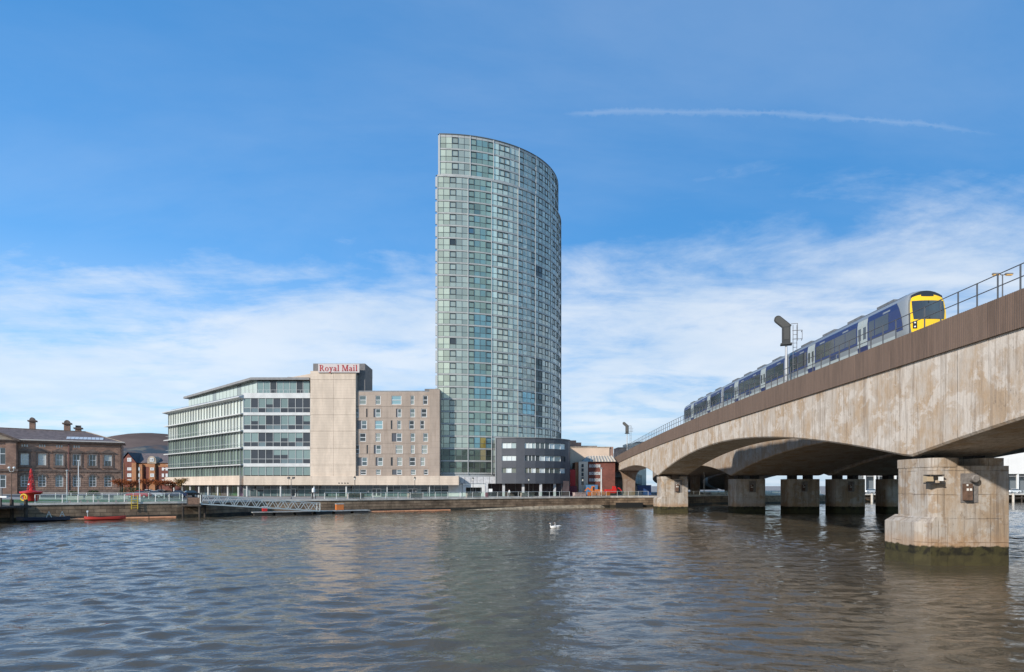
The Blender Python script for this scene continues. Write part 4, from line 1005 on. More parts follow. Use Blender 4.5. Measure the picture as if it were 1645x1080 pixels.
    m = MB(); m.prism([(A.x - 1.1, A.y - 1.0), (B.x - 1.6, B.y + .2), (B.x + 20, B.y + 14), (XP + .2, B.y + 10), (XP + .2, A.y - 1.0)], z1 + .25, PZ(607.5, Dp)); m.build('roof', 'roof grey', O)
    # terrace rail
    tr_ = MB(); zt = zz(631.5)
    for i in range(16): x = C.x + .4 + (W - .8) * i / 15; tr_.bar((x, D + .25, zt), (x, D + .25, zt + .75), .05)
    tr_.bar((C.x + .4, D + .25, zt + .75), (XR - .3, D + .25, zt + .75), .05); tr_.build('terrace_rail', 'mullion pale', O, kind='stuff')
    # stair tower clad in cream panels
    xa, xb, yf = PX(498.5, 149.3), PX(571.5, 149.3), 149.3
    m = MB(); m.box(xa + .06, xb - .06, yf + .12, yf + 14, zz(780), PZ(596.4, yf)); m.build('stair_core', 'cream stone shade', O)
    rowsy = [596, 610.2, 640.2, 666.6, 692.8, 720.4, 747.2, 779.2]; xm = PX(535.6, yf)
    for j in range(7):
        for (a, b) in ((xa, xm), (xm, xb)):
            m = MB(); m.box(a + .02, b - .02, yf, yf + .14, PZ(rowsy[j + 1], yf) + .025, PZ(rowsy[j], yf) - .025); m.build('cladding_panel', 'cream stone', O)
    # sloping return roof behind the stair tower
    m = MB(); m.add([(PX(458, 156), 156, PZ(608, 156)), (xa + .05, 156, PZ(608, 156)), (xa + .05, 156, PZ(598, 156)), (PX(458, 156), 158, PZ(605.5, 158)), (xa + .05, 168, PZ(604, 156)), (xa + .05, 168, PZ(595.5, 156))], [(0, 1, 2), (0, 2, 5, 3), (3, 5, 4), (1, 4, 5, 2), (0, 3, 4, 1)]); m.build('sloped_upstand', 'cream stone shade', O)
    # rooftop plant box and sign
    m = MB(); m.box(PX(503, 151), PX(586.5, 151), 151, 159, PZ(600, 151), PZ(584.2, 151)); m.box(PX(566, 152), PX(586.4, 151), 151.01, 159, PZ(631, 151), PZ(599.9, 151)); m.build('plant_room', 'core grey', O)
    sx0, sx1, sy = PX(511, 149), PX(577.3, 149), 149.0; sz0, sz1 = PZ(598.6, 149), PZ(584.6, 149)
    m = MB(); m.box(sx0, sx1, sy, sy + .25, sz0, sz1); sg = m.build('sign_board', 'sign white', O)
    letters(sg, sx0 + .30, sx1 - .30, sz0 + .30, sz1 - .22, sy - .05)
    m = MB()
    for xx in (sx0 + .6, (sx0 + sx1) / 2, sx1 - .6): m.bar((xx, sy + .3, sz0 - .1), (xx, sy + 2.0, sz0 - .1), .12)
    m.build('sign_bracket', 'dark metal', sg, kind='stuff')
    # ---- apartment wing with scattered windows
    Db = 149.9; sc3 = 4.5; X3 = lambda q: PX(480 + q / sc3, Db); Z3 = lambda q: PZ(570 + q / sc3, Db)
    data = [(295, 360, [(438, 488, 'n'), (555, 592, 'n'), (670, 742, 'b'), (808, 835, 'n'), (898, 932, 'd')]),
            (390, 452, [(407, 435, 'n'), (487, 497, 's'), (540, 592, 'p'), (703, 742, 'p'), (805, 840, 'n'), (885, 925, 'd')]),
            (475, 538, [(418, 492, 'q'), (550, 607, 'b'), (665, 677, 's'), (712, 740, 'n'), (798, 835, 'd'), (878, 908, 'd')]),
            (567, 628, [(440, 485, 'd'), (555, 592, 'l'), (672, 745, 'q'), (808, 840, 'n'), (900, 934, 'n')]),
            (653, 715, [(407, 438, 'd'), (490, 500, 's'), (542, 595, 'p'), (700, 752, 'l'), (810, 838, 'l'), (888, 930, 'l')]),
            (742, 803, [(420, 495, 'q'), (555, 608, 'p'), (665, 680, 's'), (712, 748, 'l'), (800, 843, 'd'), (880, 912, 'l')]),
            (830, 868, [(445, 488, 'd'), (558, 592, 'n'), (675, 745, 'q'), (810, 845, 'n'), (903, 935, 'd')])]
    holes = []; specs = []
    for zt, zb_, ws in data:
        for a, b, k in ws: hh = (X3(a), X3(b), Z3(zb_), Z3(zt)); holes.append(hh); specs.append((hh, k))
    xl, xr = PX(570.5, Db), PX(690, Db)
    zsj = [Z3(q) for q in (878, 820, 718, 640, 545, 458, 375, 268)]
    MBk = Matrix.Translation((0, Db, 0))
    for j in range(7):       # one clad storey band each, with a recessed joint between
        m = MB(MBk); za, zb_ = zsj[j], zsj[j + 1]
        hs = [(a, b, max(c, za + .03), min(d, zb_ - .03)) for a, b, c, d in holes if c < zb_ and d > za]
        wall_holes(m, xl, xr, za + .02, zb_ - .02, hs, .3); m.build('cladding_band', 'brown cladding', O)
    m = MB(); m.box(xl + .02, xr - .02, Db + .32, Db + 14, zsj[0] - 1, zsj[-1] - .04); m.build('wing_core', 'core dark', O)
    m = MB(); m.box(xl, xr, Db + .01, Db + 14, zsj[-1] - .02, zsj[-1] + .25); m.build('wing_parapet', 'roof grey', O)
    m = MB(); m.box(xr + .02, PX(706.5, Db), Db - .35, Db + 14, zsj[0], Z3(252)); m.build('end_pier', 'brown cladding', O)
    m = MB(); m.box(PX(682, Db), PX(706, Db), Db + .2, Db + 12, Z3(268) + .3, Z3(246)); m.build('roof_box', 'core grey', O)
    for (a, b, c, d), k in specs:
        if k == 's':
            mb = MB(MBk); mb.cur = (.05, .05, .05); mb.quad((a, .2, c), (b, .2, c), (b, .2, d), (a, .2, d)); mb.build('slot_panel', 'window pane', O); continue
        wa = a
        if k in 'pq':
            wa = a + (b - a) * (.28 if k == 'p' else .46); mb = MB(MBk); mb.cur = (.075, .075, .085); mb.quad((a, .16, c), (wa, .16, c), (wa, .16, d), (a, .16, d)); mb.build('dark_panel', 'window pane', O)
        t1, t2 = {'n': ((.10, .13, .13), (.20, .23, .21)), 'd': ((.025, .028, .03), (.05, .055, .055)), 'b': ((.19, .32, .35), (.21, .34, .36)), 'l': ((.25, .27, .24), (.29, .31, .275)), 'p': ((.06, .08, .08), (.22, .26, .25)), 'q': ((.11, .15, .16), (.07, .09, .10))}[k]
        fr = MB(MBk); ring_frame(fr, wa + .01, b - .01, c + .01, d - .01, .1, .12, .11); zm = c + (d - c) * .5; fr.box(wa + .11, b - .11, .1, .2, zm - .06, zm + .06); wd = fr.build('window', 'frame white', O)
        for (za, zb_, t) in ((c + .1, zm, t2), (zm, d - .1, t1)):
            mb = MB(MBk); mb.cur = t; mb.quad((wa + .1, .18, za), (b - .1, .18, za), (b - .1, .18, zb_), (wa + .1, .18, zb_)); mb.build('pane', 'window pane', wd)
    # dark rain stains below the ledge of the second storey
    # ---- cream fascia band above the shops
    yb, zb0, zb1 = 148.6, PZ(779.4, 148.6), PZ(764.8, 148.6)
    edges = [391, 424, 463.5, 501, 571, 604.5, 639.5, 705.5, 737]
    for a, b in zip(edges, edges[1:]):
        m = MB(); m.box(PX(a, yb) + .02, PX(b, yb) - .02, yb, yb + 2.2, zb0, zb1); m.build('fascia_panel', 'cream stone', O)
    Lf = MB(ML @ Matrix.Translation((0, -.35, 0)))
    for i in range(4): mb = MB(ML); mb.box(LW * i / 4 + .03, LW * (i + 1) / 4 - .03, -.9, 1.0, zb0, zb1 + .1); mb.build('fascia_panel', 'cream stone', O)
    m = MB(); m.box(PX(391, yb) + 1.0, PX(736, yb), yb + .2, yb + 6, zb0 + .05, zb0 + .15); m.build('soffit', 'slab white', O)
    for k, xx in enumerate((544.5, 549.3, 554, 558.7)):
        m = MB(Matrix.Translation((PX(xx, yb), yb - .03, PZ(776.3, yb))) @ Matrix.Rotation(math.pi / 2, 4, 'X')); m.lathe([(.01, -.05), (.14, -.05), (.14, .05)], 10); m.build('vent', 'dark metal', O)
    # ---- glazed ground storey: panes, mullions, doors
    Dg = 151.8; xs = list(np.linspace(391, 720, 31)); r2 = random.Random(9)
    for a, b in zip(xs, xs[1:]):
        xa_, xb_ = PX(a, Dg), PX(b, Dg); zA, zB, zC = GZ + .1, PZ(786, Dg), PZ(779.5, Dg)
        t = r2.choice([(.10, .15, .155), (.14, .20, .20), (.07, .10, .105), (.17, .22, .22)])
        pane_obj(None, 'shop_pane', O, [(xa_ + .05, Dg, zA), (xb_ - .05, Dg, zA), (xb_ - .05, Dg, zB - .05), (xa_ + .05, Dg, zB - .05)], t, 'office glass')
        if r2.random() < .45:
            zc = zA + r2.uniform(.6, 1.5); pane_obj(None, 'shop_pane', O, [(xa_ + .06, Dg - .008, zc), (xb_ - .06, Dg - .008, zc), (xb_ - .06, Dg - .008, zc + .8), (xa_ + .06, Dg - .008, zc + .8)], (.02, .022, .028), 'office glass')
        pane_obj(None, 'shop_pane', O, [(xa_ + .05, Dg, zB + .05), (xb_ - .05, Dg, zB + .05), (xb_ - .05, Dg, zC), (xa_ + .05, Dg, zC)], (.09, .10, .11), 'office glass')
        m = MB(); m.box(xa_ - .05, xa_ + .05, Dg - .1, Dg, GZ, zC); m.build('shop_mullion', 'mullion pale', O)
    m = MB(); m.box(PX(391, Dg), PX(720, Dg), Dg - .09, Dg - .01, PZ(786, Dg) - .06, PZ(786, Dg) + .06); m.build('shop_transom', 'mullion pale', O)
    m = MB(); m.box(PX(391, Dg), PX(720, Dg), Dg + .05, Dg + 8, GZ, PZ(780, Dg)); m.build('shop_core', 'core dark', O)
    for xp in (468, 597.5, 605, 655.5, 663):
        m = MB(); x = PX(xp, Dg); ring_frame(m, x, x + 1.1, GZ, PZ(785, Dg), Dg - .2, .1, .12); d = m.build('shop_door', 'frame white', O)
        pane_obj(None, 'pane', d, [(x + .12, Dg - .12, GZ + .1), (x + .98, Dg - .12, GZ + .1), (x + .98, Dg - .12, PZ(786.5, Dg)), (x + .12, Dg - .12, PZ(786.5, Dg))], (.05, .06, .065))
    for xp in (397, 451, 504.7, 556.5, 622, 690):
        m = MB(); x = PX(xp, 149.4); m.tube([(x, 149.4, GZ), (x, 149.4, zb0)], .20 if xp < 600 else .1, 12); m.build('column', 'slab white', O)
    for k in range(8):
        m = MB(ML); m.tube([(LW * (k + .3) / 8.2 + 2, .3, GZ), (LW * (k + .3) / 8.2 + 2, .3, zb0)], .24, 12); m.build('column', 'slab white', O)
    gs = MB(ML); 
    for k in range(14):
        mb = MB(ML); mb.cur = tuple(q * r2.uniform(.6, 1.4) for q in (.10, .13, .11)); a = LW * k / 14; mb.quad((a, 3.4, GZ), (a + LW / 14 - .08, 3.4, GZ), (a + LW / 14 - .08, 3.4, zb0), (a, 3.4, zb0)); mb.build('shop_pane', 'office glass', O)

def letters(parent, x0, x1, z0, z1, y):
    """raised red serif capitals and small letters reading ROYAL MAIL in upper and lower case"""
    def arc(m, cx, cz, rx, rz, a0, a1, w, n=12):
        for i in range(n):
            p = []
            for k, rr in ((i, 1), (i + 1, 1), (i + 1, 0), (i, 0)):
                a = math.radians(a0 + (a1 - a0) * k / n); wx = w * (0.45 + .55 * abs(math.cos(a)))
                p.append((cx + (rx - (0 if rr else wx)) * math.cos(a), cz + (rz - (0 if rr else wx * .8)) * math.sin(a)))
            m_add(m, p)
    def m_add(m, p):
        A = sum(p[i][0] * p[(i + 1) % len(p)][1] - p[(i + 1) % len(p)][0] * p[i][1] for i in range(len(p)))
        if A < 0: p = p[::-1]
        k = len(p); vs = [(a, 0, b) for a, b in p] + [(a, .06, b) for a, b in p]
        m.add(vs, [tuple(range(k)), tuple(range(k, 2 * k))[::-1]] + [((i + 1) % k, i, k + i, k + (i + 1) % k) for i in range(k)])
    R = lambda m, a, b, c, d: m_add(m, [(a, c), (b, c), (b, d), (a, d)])
    sl = lambda m, xa, xb, za, zb, w: m_add(m, [(xa, za), (xa + w, za), (xb + w, zb), (xb, zb)])
    def R_(m): R(m, .08, .24, 0, 1); R(m, 0, .32, 0, .07); R(m, 0, .3, .93, 1); arc(m, .3, .735, .3, .265, -90, 90, .17); R(m, .24, .3, .47, .56); R(m, .24, .3, .92, 1); sl(m, .56, .28, 0, .5, .18); R(m, .54, .78, 0, .07); return .80
    def o_(m): arc(m, .28, .33, .28, .345, 0, 360, .15, 20); return .60
    def y_(m): sl(m, .24, .04, .0, .66, .15); sl(m, .1, .42, -.28, .66, .09); R(m, -.02, .24, .60, .67); R(m, .36, .58, .60, .67); arc(m, .07, -.2, .1, .1, 90, 360, .1); return .58
    def a_(m): R(m, .30, .45, 0, .5); arc(m, .25, .46, .2, .22, 0, 170, .13); arc(m, .20, .18, .2, .19, 60, 330, .14); R(m, .18, .32, .33, .40); R(m, .30, .54, 0, .07); return .56
    def l_(m): R(m, .07, .22, 0, 1.02); R(m, 0, .3, 0, .07); R(m, 0, .15, .95, 1.02); return .34
    def i_(m): R(m, .07, .22, 0, .66); R(m, 0, .3, 0, .07); R(m, 0, .15, .60, .66); arc(m, .145, .88, .095, .095, 0, 360, .095, 10); return .34
    def M_(m): R(m, .10, .18, 0, 1); R(m, 0, .28, 0, .07); R(m, 0, .2, .93, 1); sl(m, .46, .12, 0, 1, .16); sl(m, .48, .78, 0, 1, .1); R(m, .78, .94, 0, 1); R(m, .7, 1.02, 0, .07); R(m, .85, 1.02, .93, 1); return 1.05
    seq = [R_, o_, y_, a_, l_, None, M_, a_, i_, l_]; cur = 0; place = []
    for f in seq:
        if f is None: cur += .30; continue
        m = MB(); w = f(m); place.append((m, cur)); cur += w + .055
    sx = (x1 - x0) / cur; szc = (z1 - z0) / 1.04
    for m, c in place:
        m.v = [(x0 + (c + a) * sx, y + b, z0 + d * szc) for a, b, d in m.v]; m.build('letter', 'sign red', parent)
office()

# ------------------------------------------------------------------ old sandstone building on the left
mat_masonry('sandstone', (0.40, 0.235, 0.165), (0.31, 0.185, 0.135), (0.20, 0.135, 0.10), 0.95, 0.42, 'D', vary=0.35)
mat_masonry('rusticated', (0.37, 0.235, 0.17), (0.30, 0.19, 0.14), (0.11, 0.075, 0.06), 1.6, 0.62, 'D', vary=0.35, bump=0.06, msize=.035)
mat('stone trim', (0.165, 0.115, 0.09), 0.85, var=.4, vscale=1.2, bump=.03, bscale=4); mat('stone pale', (0.36, 0.29, 0.22), 0.85, var=.3, vscale=1.0); mat('slate', (0.145, 0.112, 0.105), 0.75, var=.3, vscale=.9, bump=.03, bscale=5)
mat('skylight', (0.55, 0.58, 0.60), 0.25, 0.1); mat('eaves pale', (0.50, 0.45, 0.40), .7)
def old_building():
    A, B = Vector((PX(29, 200), 200)), Vector((PX(195, 213), 213)); u = (B - A).normalized(); L = (B - A).length; ang = math.atan2(u.y, u.x)
    O = thing('stone_building', 'old red sandstone public building with slate hipped roof at far left', 'building', (A.x, A.y, GZ), ang)
    M = frame(A.x, A.y, 0, ang)
    def ux(xp):   # position along the facade under a photo column
        k = (xp - CX) / F; t = (k * A.y - A.x) / (u.x - k * u.y); return t
    ZC = PZ(709, 203); ZSg = PZ(756.5, 206)
    bays = [ux(q) for q in (39.5, 67.7, 95.3, 122.9, 148.7, 173.4)]
    Lx0 = ux(29); hu, hl, hs = [], [], []
    zu0, zu1 = PZ(749, 206), PZ(729.5, 206); zl0, zl1 = PZ(782, 206), PZ(763, 206); za0, za1 = PZ(719.5, 206), PZ(715.5, 206)
    hw = 1.02
    for i, b in enumerate(bays):
        hu.append((b - hw, b + hw, zu0, zu1)); hl.append((b - hw, b + hw, zl0, zl1))
        if i < 4: hs += [(b - .8 + k * .62, b - .8 + k * .62 + .36, za0, za1) for k in range(3)]
    w = MB(M); wall_holes(w, Lx0, L, ZSg + .3, ZC - .6, hu + hs, .45); w.build('upper_wall', 'sandstone', O)
    w = MB(M); wall_holes(w, Lx0, L, GZ - .1, ZSg - .3, hl, .45, y=-.12)
    for b in bays:   # spandrels that turn the square heads into arches
        for sg in (-1, 1):
            pts = [(b + sg * hw, -.12, zl1 - hw), (b + sg * hw, -.12, zl1)] + [(b + sg * hw * math.sin(math.pi / 2 * i / 6), -.12, zl1 - hw + hw * math.cos(math.pi / 2 * i / 6)) for i in range(7)]
            w.poly(pts if sg < 0 else pts[::-1])
    w.build('ground_wall', 'rusticated', O)
    w = MB(M); w.box(Lx0, L + .02, .46, 16, GZ, ZC - .3); w.box(L - .3, L, 0, .5, GZ, ZC - .6); w.build('body', 'sandstone', O)
    w = MB(M); w.box(Lx0, L + .35, -.4, .1, ZSg - .32, ZSg + .32); w.build('string_course', 'stone trim', O)
    w = MB(M); w.box(Lx0, L + .15, -.3, 0.05, GZ, GZ + 1.1); w.build('plinth', 'stone trim', O)
    w = MB(M); w.sweep([(0, ZC - .62), (-.45, ZC - .62), (-.95, ZC - .1), (-.95, ZC + .12), (.3, ZC + .12)], Lx0 - .5, L + .95); cn = w.build('cornice', 'stone trim', O)
    w = MB(M); w.box(Lx0 + .4, L + 1.0, -1.05, -.7, ZC + .12, ZC + .42); w.build('gutter', 'eaves pale', cn)
    r = random.Random(2)
    for i, b in enumerate(bays):
        # pedimented window surround
        s = MB(M); ring_frame(s, b - hw - .5, b + hw + .5, zu0 - .3, zu1 + .45, -.16, .16, .48)
        s.box(b - hw - .85, b + hw + .85, -.35, -.02, zu1 + .45, zu1 + .75); s.build('window_surround', 'stone trim', O)
        s = MB(M); s.sweep([(0, 0), (0, 0)], 0, 0) if False else None
        s = MB(M); hh = .95; z = zu1 + .75; wv = hw + .9
        s.add([(b - wv, -.4, z), (b + wv, -.4, z), (b, -.4, z + hh), (b - wv, 0, z), (b + wv, 0, z), (b, 0, z + hh)], [(0, 1, 2), (0, 2, 5, 3), (1, 4, 5, 2), (0, 3, 4, 1)]); s.build('pediment', 'stone trim', O)
        s = MB(M); s.box(b - hw - .6, b + hw + .6, -.35, -.02, zu0 - .55, zu0 - .28); s.build('sill', 'stone trim', O)
        n = 9; ar = MB(M); ri, ro = hw + .02, hw + .5; cz = zl1 - hw
        for k in range(n):
            a0, a1 = math.pi * k / n + .02, math.pi * (k + 1) / n - .02
            q = [(ri, a0), (ro, a0), (ro, a1), (ri, a1)]; f = [(b + rr * math.cos(a), -.24, cz + rr * math.sin(a)) for rr, a in q]; bk = [(x, -.12, z_) for x, _, z_ in f]
            ar.add(f + bk, [(3, 2, 1, 0), (0, 1, 5, 4), (1, 2, 6, 5), (2, 3, 7, 6), (3, 0, 4, 7)])
        ar.build('voussoirs', 'stone trim', O, kind='stuff')
        for (c, d, up) in ((zu0, zu1, True), (zl0, zl1, False)):
            f = MB(M); ring_frame(f, b - hw + .03, b + hw - .03, c + .02, d - .02, .2, .12, .17); zm = (c + d) / 2; f.box(b - hw + .15, b + hw - .15, .2, .3, zm - .06, zm + .06); f.box(b - .05, b + .05, .205, .29, c + .15, d - .15)
            if not up:
                f.box(b - hw + .2, b + hw - .2, .21, .28, c + (d - c) * .25 - .04, c + (d - c) * .25 + .04); f.box(b - hw + .2, b + hw - .2, .21, .28, c + (d - c) * .72 - .04, c + (d - c) * .72 + .04)
            wn = f.build('window', 'frame white', O)
            t = (.46, .46, .42) if (up and i < 2) else ((.16, .18, .17) if r.random() < .3 else (.035, .042, .045))
            mb = MB(M); mb.cur = t; mb.quad((b - hw, .27, c), (b + hw, .27, c), (b + hw, .27, d), (b - hw, .27, d)); mb.build('pane', 'window pane', wn)
            if up and i == 5: mb = MB(M); mb.cur = (.4, .4, .36); mb.quad((b - hw + .1, .262, zm), (b + hw - .1, .262, zm), (b + hw - .1, .262, d), (b - hw + .1, .262, d)); mb.build('blind', 'window pane', wn)
    for a, b, c, d in hs: mb = MB(M); mb.cur = (.5, .5, .47); mb.quad((a, .2, c), (b, .2, c), (b, .2, d), (a, .2, d)); mb.build('attic_pane', 'window pane', O)
    dp = MB(M); xx = ux(110.5); dp.tube([(xx, -.2, GZ), (xx, -.2, ZC - .3)], .13, 8); dp.build('downpipe', mat('pipe red', (.14, .05, .045), .6), O)
    # hipped slate roof
    zr = PZ(689, 209); e = [(Lx0 - .5, -.8), (L + .8, -.8), (L + .8, 17), (Lx0 - .5, 17)]; R0, R1 = (Lx0 - 14, 8.1), (ux(140) - 1.0, 8.1); z = ZC + .2
    w = MB(M); w.add([(e[0][0] - 14, e[0][1], z), (e[1][0], e[1][1], z), (e[2][0], e[2][1], z), (e[3][0] - 14, e[3][1], z), (*R0, zr), (*R1, zr - .45)], [(0, 1, 5, 4), (1, 2, 5), (2, 3, 4, 5), (0, 4, 3), (3, 2, 1, 0)]); rf = w.build('roof', 'slate', O)
    w = MB(M); w.bar((*R0, zr + .06), (*R1, zr - .39), .35, .2); w.build('ridge', 'stone trim', rf)
    w = MB(M); w.bar((*R1, zr - .39), (L + .8, -.8, z + .06), .3, .16); w.build('hip_ridge', 'stone pale', rf)
    def on_roof(t, x): return (x, -.8 + (8.1 + .8) * t, z + (zr - .3 - z) * t + .08)
    xa, xb = ux(106), ux(166); n = 9
    for k in range(n):
        a, b = xa + (xb - xa) * k / n, xa + (xb - xa) * (k + .92) / n; w = MB(M); w.quad(on_roof(.18, a), on_roof(.18, b), on_roof(.40, b), on_roof(.40, a)); w.build('rooflight', 'skylight', rf)
    for (xp0, xp1, yt, dome) in ((19, 28.5, 672, 1), (77.5, 88, 674, 1), (96.5, 106.5, 681, 0)):
        a, b = ux(xp0) + 3.2, ux(xp1) + 3.2; zt = PZ(yt, 210); zb_ = zr - 1.2; ym = 9.0
        c = MB(M); c.box(a, b, ym - 1, ym + 1, zb_, zt - 1.2); ch = c.build('chimney', 'sandstone', rf)
        c = MB(M); c.box(a - .45, b + .45, ym - 1.4, ym + 1.4, zt - 1.25, zt - .85); c.build('chimney_cap', 'stone trim', rf)
        c = MB(M)
        if dome: c.sweep([((a + b) / 2 + (b - a) * .5 * math.cos(math.pi * q / 8), zt - .85 + .95 * math.sin(math.pi * q / 8)) for q in range(9)], ym - 1, ym + 1, 'y')
        else:
            for q in range(4): x = a + (b - a) * (q + .5) / 4; c.tube([(x, ym, zt - .85), (x, ym, zt - .1)], .2, 8)
        c.build('chimney_crown', 'stone trim', rf)
    # projecting left pavilion with pediment
    x0, x1 = Lx0 - 13, Lx0; yp = -1.6; wb = ux(1.5)
    hl2 = [(wb - 1.5, wb + 1.5, PZ(784, 199), PZ(763, 199)), (wb - 1.5, wb + 1.5, PZ(747, 199), PZ(720, 199))]
    w = MB(M); wall_holes(w, x0, x1, GZ - .1, ZC - .5, hl2, .5, y=yp); w.quad((x1, yp, GZ), (x1, .5, GZ), (x1, .5, ZC - .4), (x1, yp, ZC - .4)); w.build('pavilion_wall', 'sandstone', O)
    w = MB(M); w.box(x0, x1 - .05, yp + .6, 1, GZ, ZC - .5); w.build('pavilion_body', 'stone trim', O)
    for a, b, c, d in hl2:
        f = MB(M); ring_frame(f, a, b, c, d, yp + .2, .15, .22); f.box(a + .2, b - .2, yp + .2, yp + .3, c + (d - c) * .62, c + (d - c) * .62 + .22); f.box((a + b) / 2 - .09, (a + b) / 2 + .09, yp + .21, yp + .3, c + .2, d - .2); wn = f.build('window', 'frame white', O)
        mb = MB(M); mb.cur = (.06, .075, .08); mb.quad((a, yp + .3, c), (b, yp + .3, c), (b, yp + .3, d), (a, yp + .3, d)); mb.build('pane', 'window pane', wn)
    for xx in (x1 - 1.5,): w = MB(M); w.box(xx - 1.3, xx + 1.3, yp - .3, yp, ZSg, ZC - .5); w.build('pilaster', 'sandstone', O)
    w = MB(M); w.box(x0, x1 + .3, yp - .45, yp + .05, ZSg - .32, ZSg + .32); w.build('string_course', 'stone trim', O)
    w = MB(M); w.sweep([(.0, ZC - .6), (yp - .4, ZC - .6), (yp - .9, ZC - .1), (yp - .9, ZC + .1), (0, ZC + .1)], x0, x1 + .8); w.build('cornice', 'stone trim', O)
    xm = Lx0 - 9.5; zp = ZC + 4.3
    w = MB(M); w.add([(xm, yp - .2, ZC + .1), (x1 + .3, yp - .2, ZC + .1), (xm, yp - .2, zp - .6)], [(0, 1, 2)]); w.build('tympanum', 'stone pale', O)
    w = MB(M); w.add([(x1 + .9, yp - .9, ZC + .1), (x1 + .9, 6, ZC + .1), (xm, 6, zp + .35), (xm, yp - .9, zp + .35), (x1 + .5, yp - .9, ZC - .35), (xm, yp - .9, zp - .25)], [(0, 1, 2, 3), (0, 3, 5, 4)]); w.build('raking_cornice', 'stone trim', O)
old_building()

# ------------------------------------------------------------------ generic background blocks
mat_masonry('red brick', (0.25, 0.085, 0.062), (0.19, 0.065, 0.05), (0.18, 0.10, 0.08), 0.6, 0.22, 'X', vary=.3, bump=.01)
mat_masonry('orange brick', (0.50, 0.22, 0.10), (0.42, 0.18, 0.08), (0.3, 0.2, 0.14), 0.6, 0.22, 'X', vary=.25, bump=.01)
mat('dark slate', (0.055, 0.052, 0.055), 0.7, var=.3, vscale=.8); mat('buff', (0.60, 0.45, 0.335), 0.85, var=.12, vscale=.3); mat('brown brick', (0.33, 0.20, 0.15), 0.85, var=.25, vscale=.6)
mat('pale render', (0.74, 0.62, 0.48), 0.8, var=.15, vscale=.5); mat('scarlet', (0.50, 0.022, 0.02), 0.55)
def window_part(O, M, a, b, c, d, y, t, nm='window', frame_m='frame white', w=.12, mid=True):
    f = MB(M); ring_frame(f, a, b, c, d, y - .08, .12, w)
    if mid: f.box((a + b) / 2 - w / 2, (a + b) / 2 + w / 2, y - .075, y + .03, c + w, d - w)
    wn = f.build(nm, frame_m, O)
    mb = MB(M); mb.cur = t; mb.quad((a, y, c), (b, y, c), (b, y, d), (a, y, d)); mb.build('pane', 'window pane', wn)
def brick_flats():
    D = 245.0; X = lambda x: PX(x, D); Z = lambda y: PZ(y, D)
    O = thing('apartment_house', 'red and orange brick apartment house with steep dark roofs beside the stone building', 'building', (X(235), D, GZ))
    M = Matrix.Translation((0, D, 0)); x0, x1 = X(186), X(292)
    w = MB(M); w.box(x0, x1, 0, 14, GZ, Z(750)); w.build('wall', 'red brick', O)
    w = MB(M); w.box(x0, x1, -.12, 14.05, Z(750.2), Z(743.8)); w.build('band_course', 'orange brick', O)
    w = MB(M); w.add([(x0, -.6, Z(744)), (x1, -.6, Z(744)), (x1, 14.6, Z(744)), (x0, 14.6, Z(744)), (x0, 7, Z(727)), (x1, 7, Z(727))], [(0, 1, 5, 4), (2, 3, 4, 5), (1, 2, 5), (3, 0, 4), (3, 2, 1, 0)]); rf = w.build('roof', 'slate', O)
    for (a, b, zt) in ((X(198), X(222), Z(729)),):
        w = MB(M); m = (a + b) / 2; zb = GZ; w.add([(a, -1.6, zb), (b, -1.6, zb), (b, -1.6, Z(743)), (m, -1.6, zt), (a, -1.6, Z(743)), (a, 1, zb), (b, 1, zb), (b, 1, Z(743)), (m, 1, zt), (a, 1, Z(743))], [(0, 1, 2, 3, 4), (1, 6, 7, 2), (5, 0, 4, 9), (2, 7, 8, 3), (4, 3, 8, 9)]); w.build('gable', 'red brick', O)
        w = MB(M); w.add([(a - .6, -2, Z(744)), (m, -2, zt + .5), (m, 8, zt + .5), (a - .6, 8, Z(744)), (b + .6, -2, Z(744)), (b + .6, 8, Z(744))], [(0, 1, 2, 3), (1, 4, 5, 2)]); w.build('gable_roof', 'dark slate', rf)
        for q in (a + .6, b - .6): w = MB(M); w.box(q - .8, q + .8, -1.75, -1.58, GZ, Z(744)); w.build('orange_pier', 'orange brick', O)
    for q in (X(226), X(246.5)):
        w = MB(M); w.box(q - 1.1, q + 1.1, -1.0, 0, GZ, Z(746 if q < X(240) else 742)); w.build('bay', 'orange brick', O)
    w = MB(M); c = X(246.5); w.sweep([(c - 1.6, Z(745)), (c + 1.6, Z(745)), (c + 1.6, Z(739))] + [(c + 1.6 * math.cos(math.pi * i / 8), Z(739) + 1.4 * math.sin(math.pi * i / 8)) for i in range(1, 8)] + [(c - 1.6, Z(739))], -1.2, 2, 'y'); w.build('dormer', 'stone pale', O)
    r = random.Random(3)
    for y0, y1 in ((736, 742), (751.5, 756), (761, 766.5), (770.5, 776)):
        for xc, wd, off in ((212, 3.2, -1.65), (247, 3.0, -1.28 if y0 < 740 else -1.05), (262, 1.7, -.05), (268, 1.7, -.05), (226, 1.5, -1.05), (194, 1.4, -.05)):
            if y0 < 740 and xc not in (212, 247): continue
            window_part(O, M, X(xc - wd), X(xc + wd), Z(y1), Z(y0), off, (.45, .47, .46) if r.random() < .5 else (.10, .11, .12), w=.28)
brick_flats()
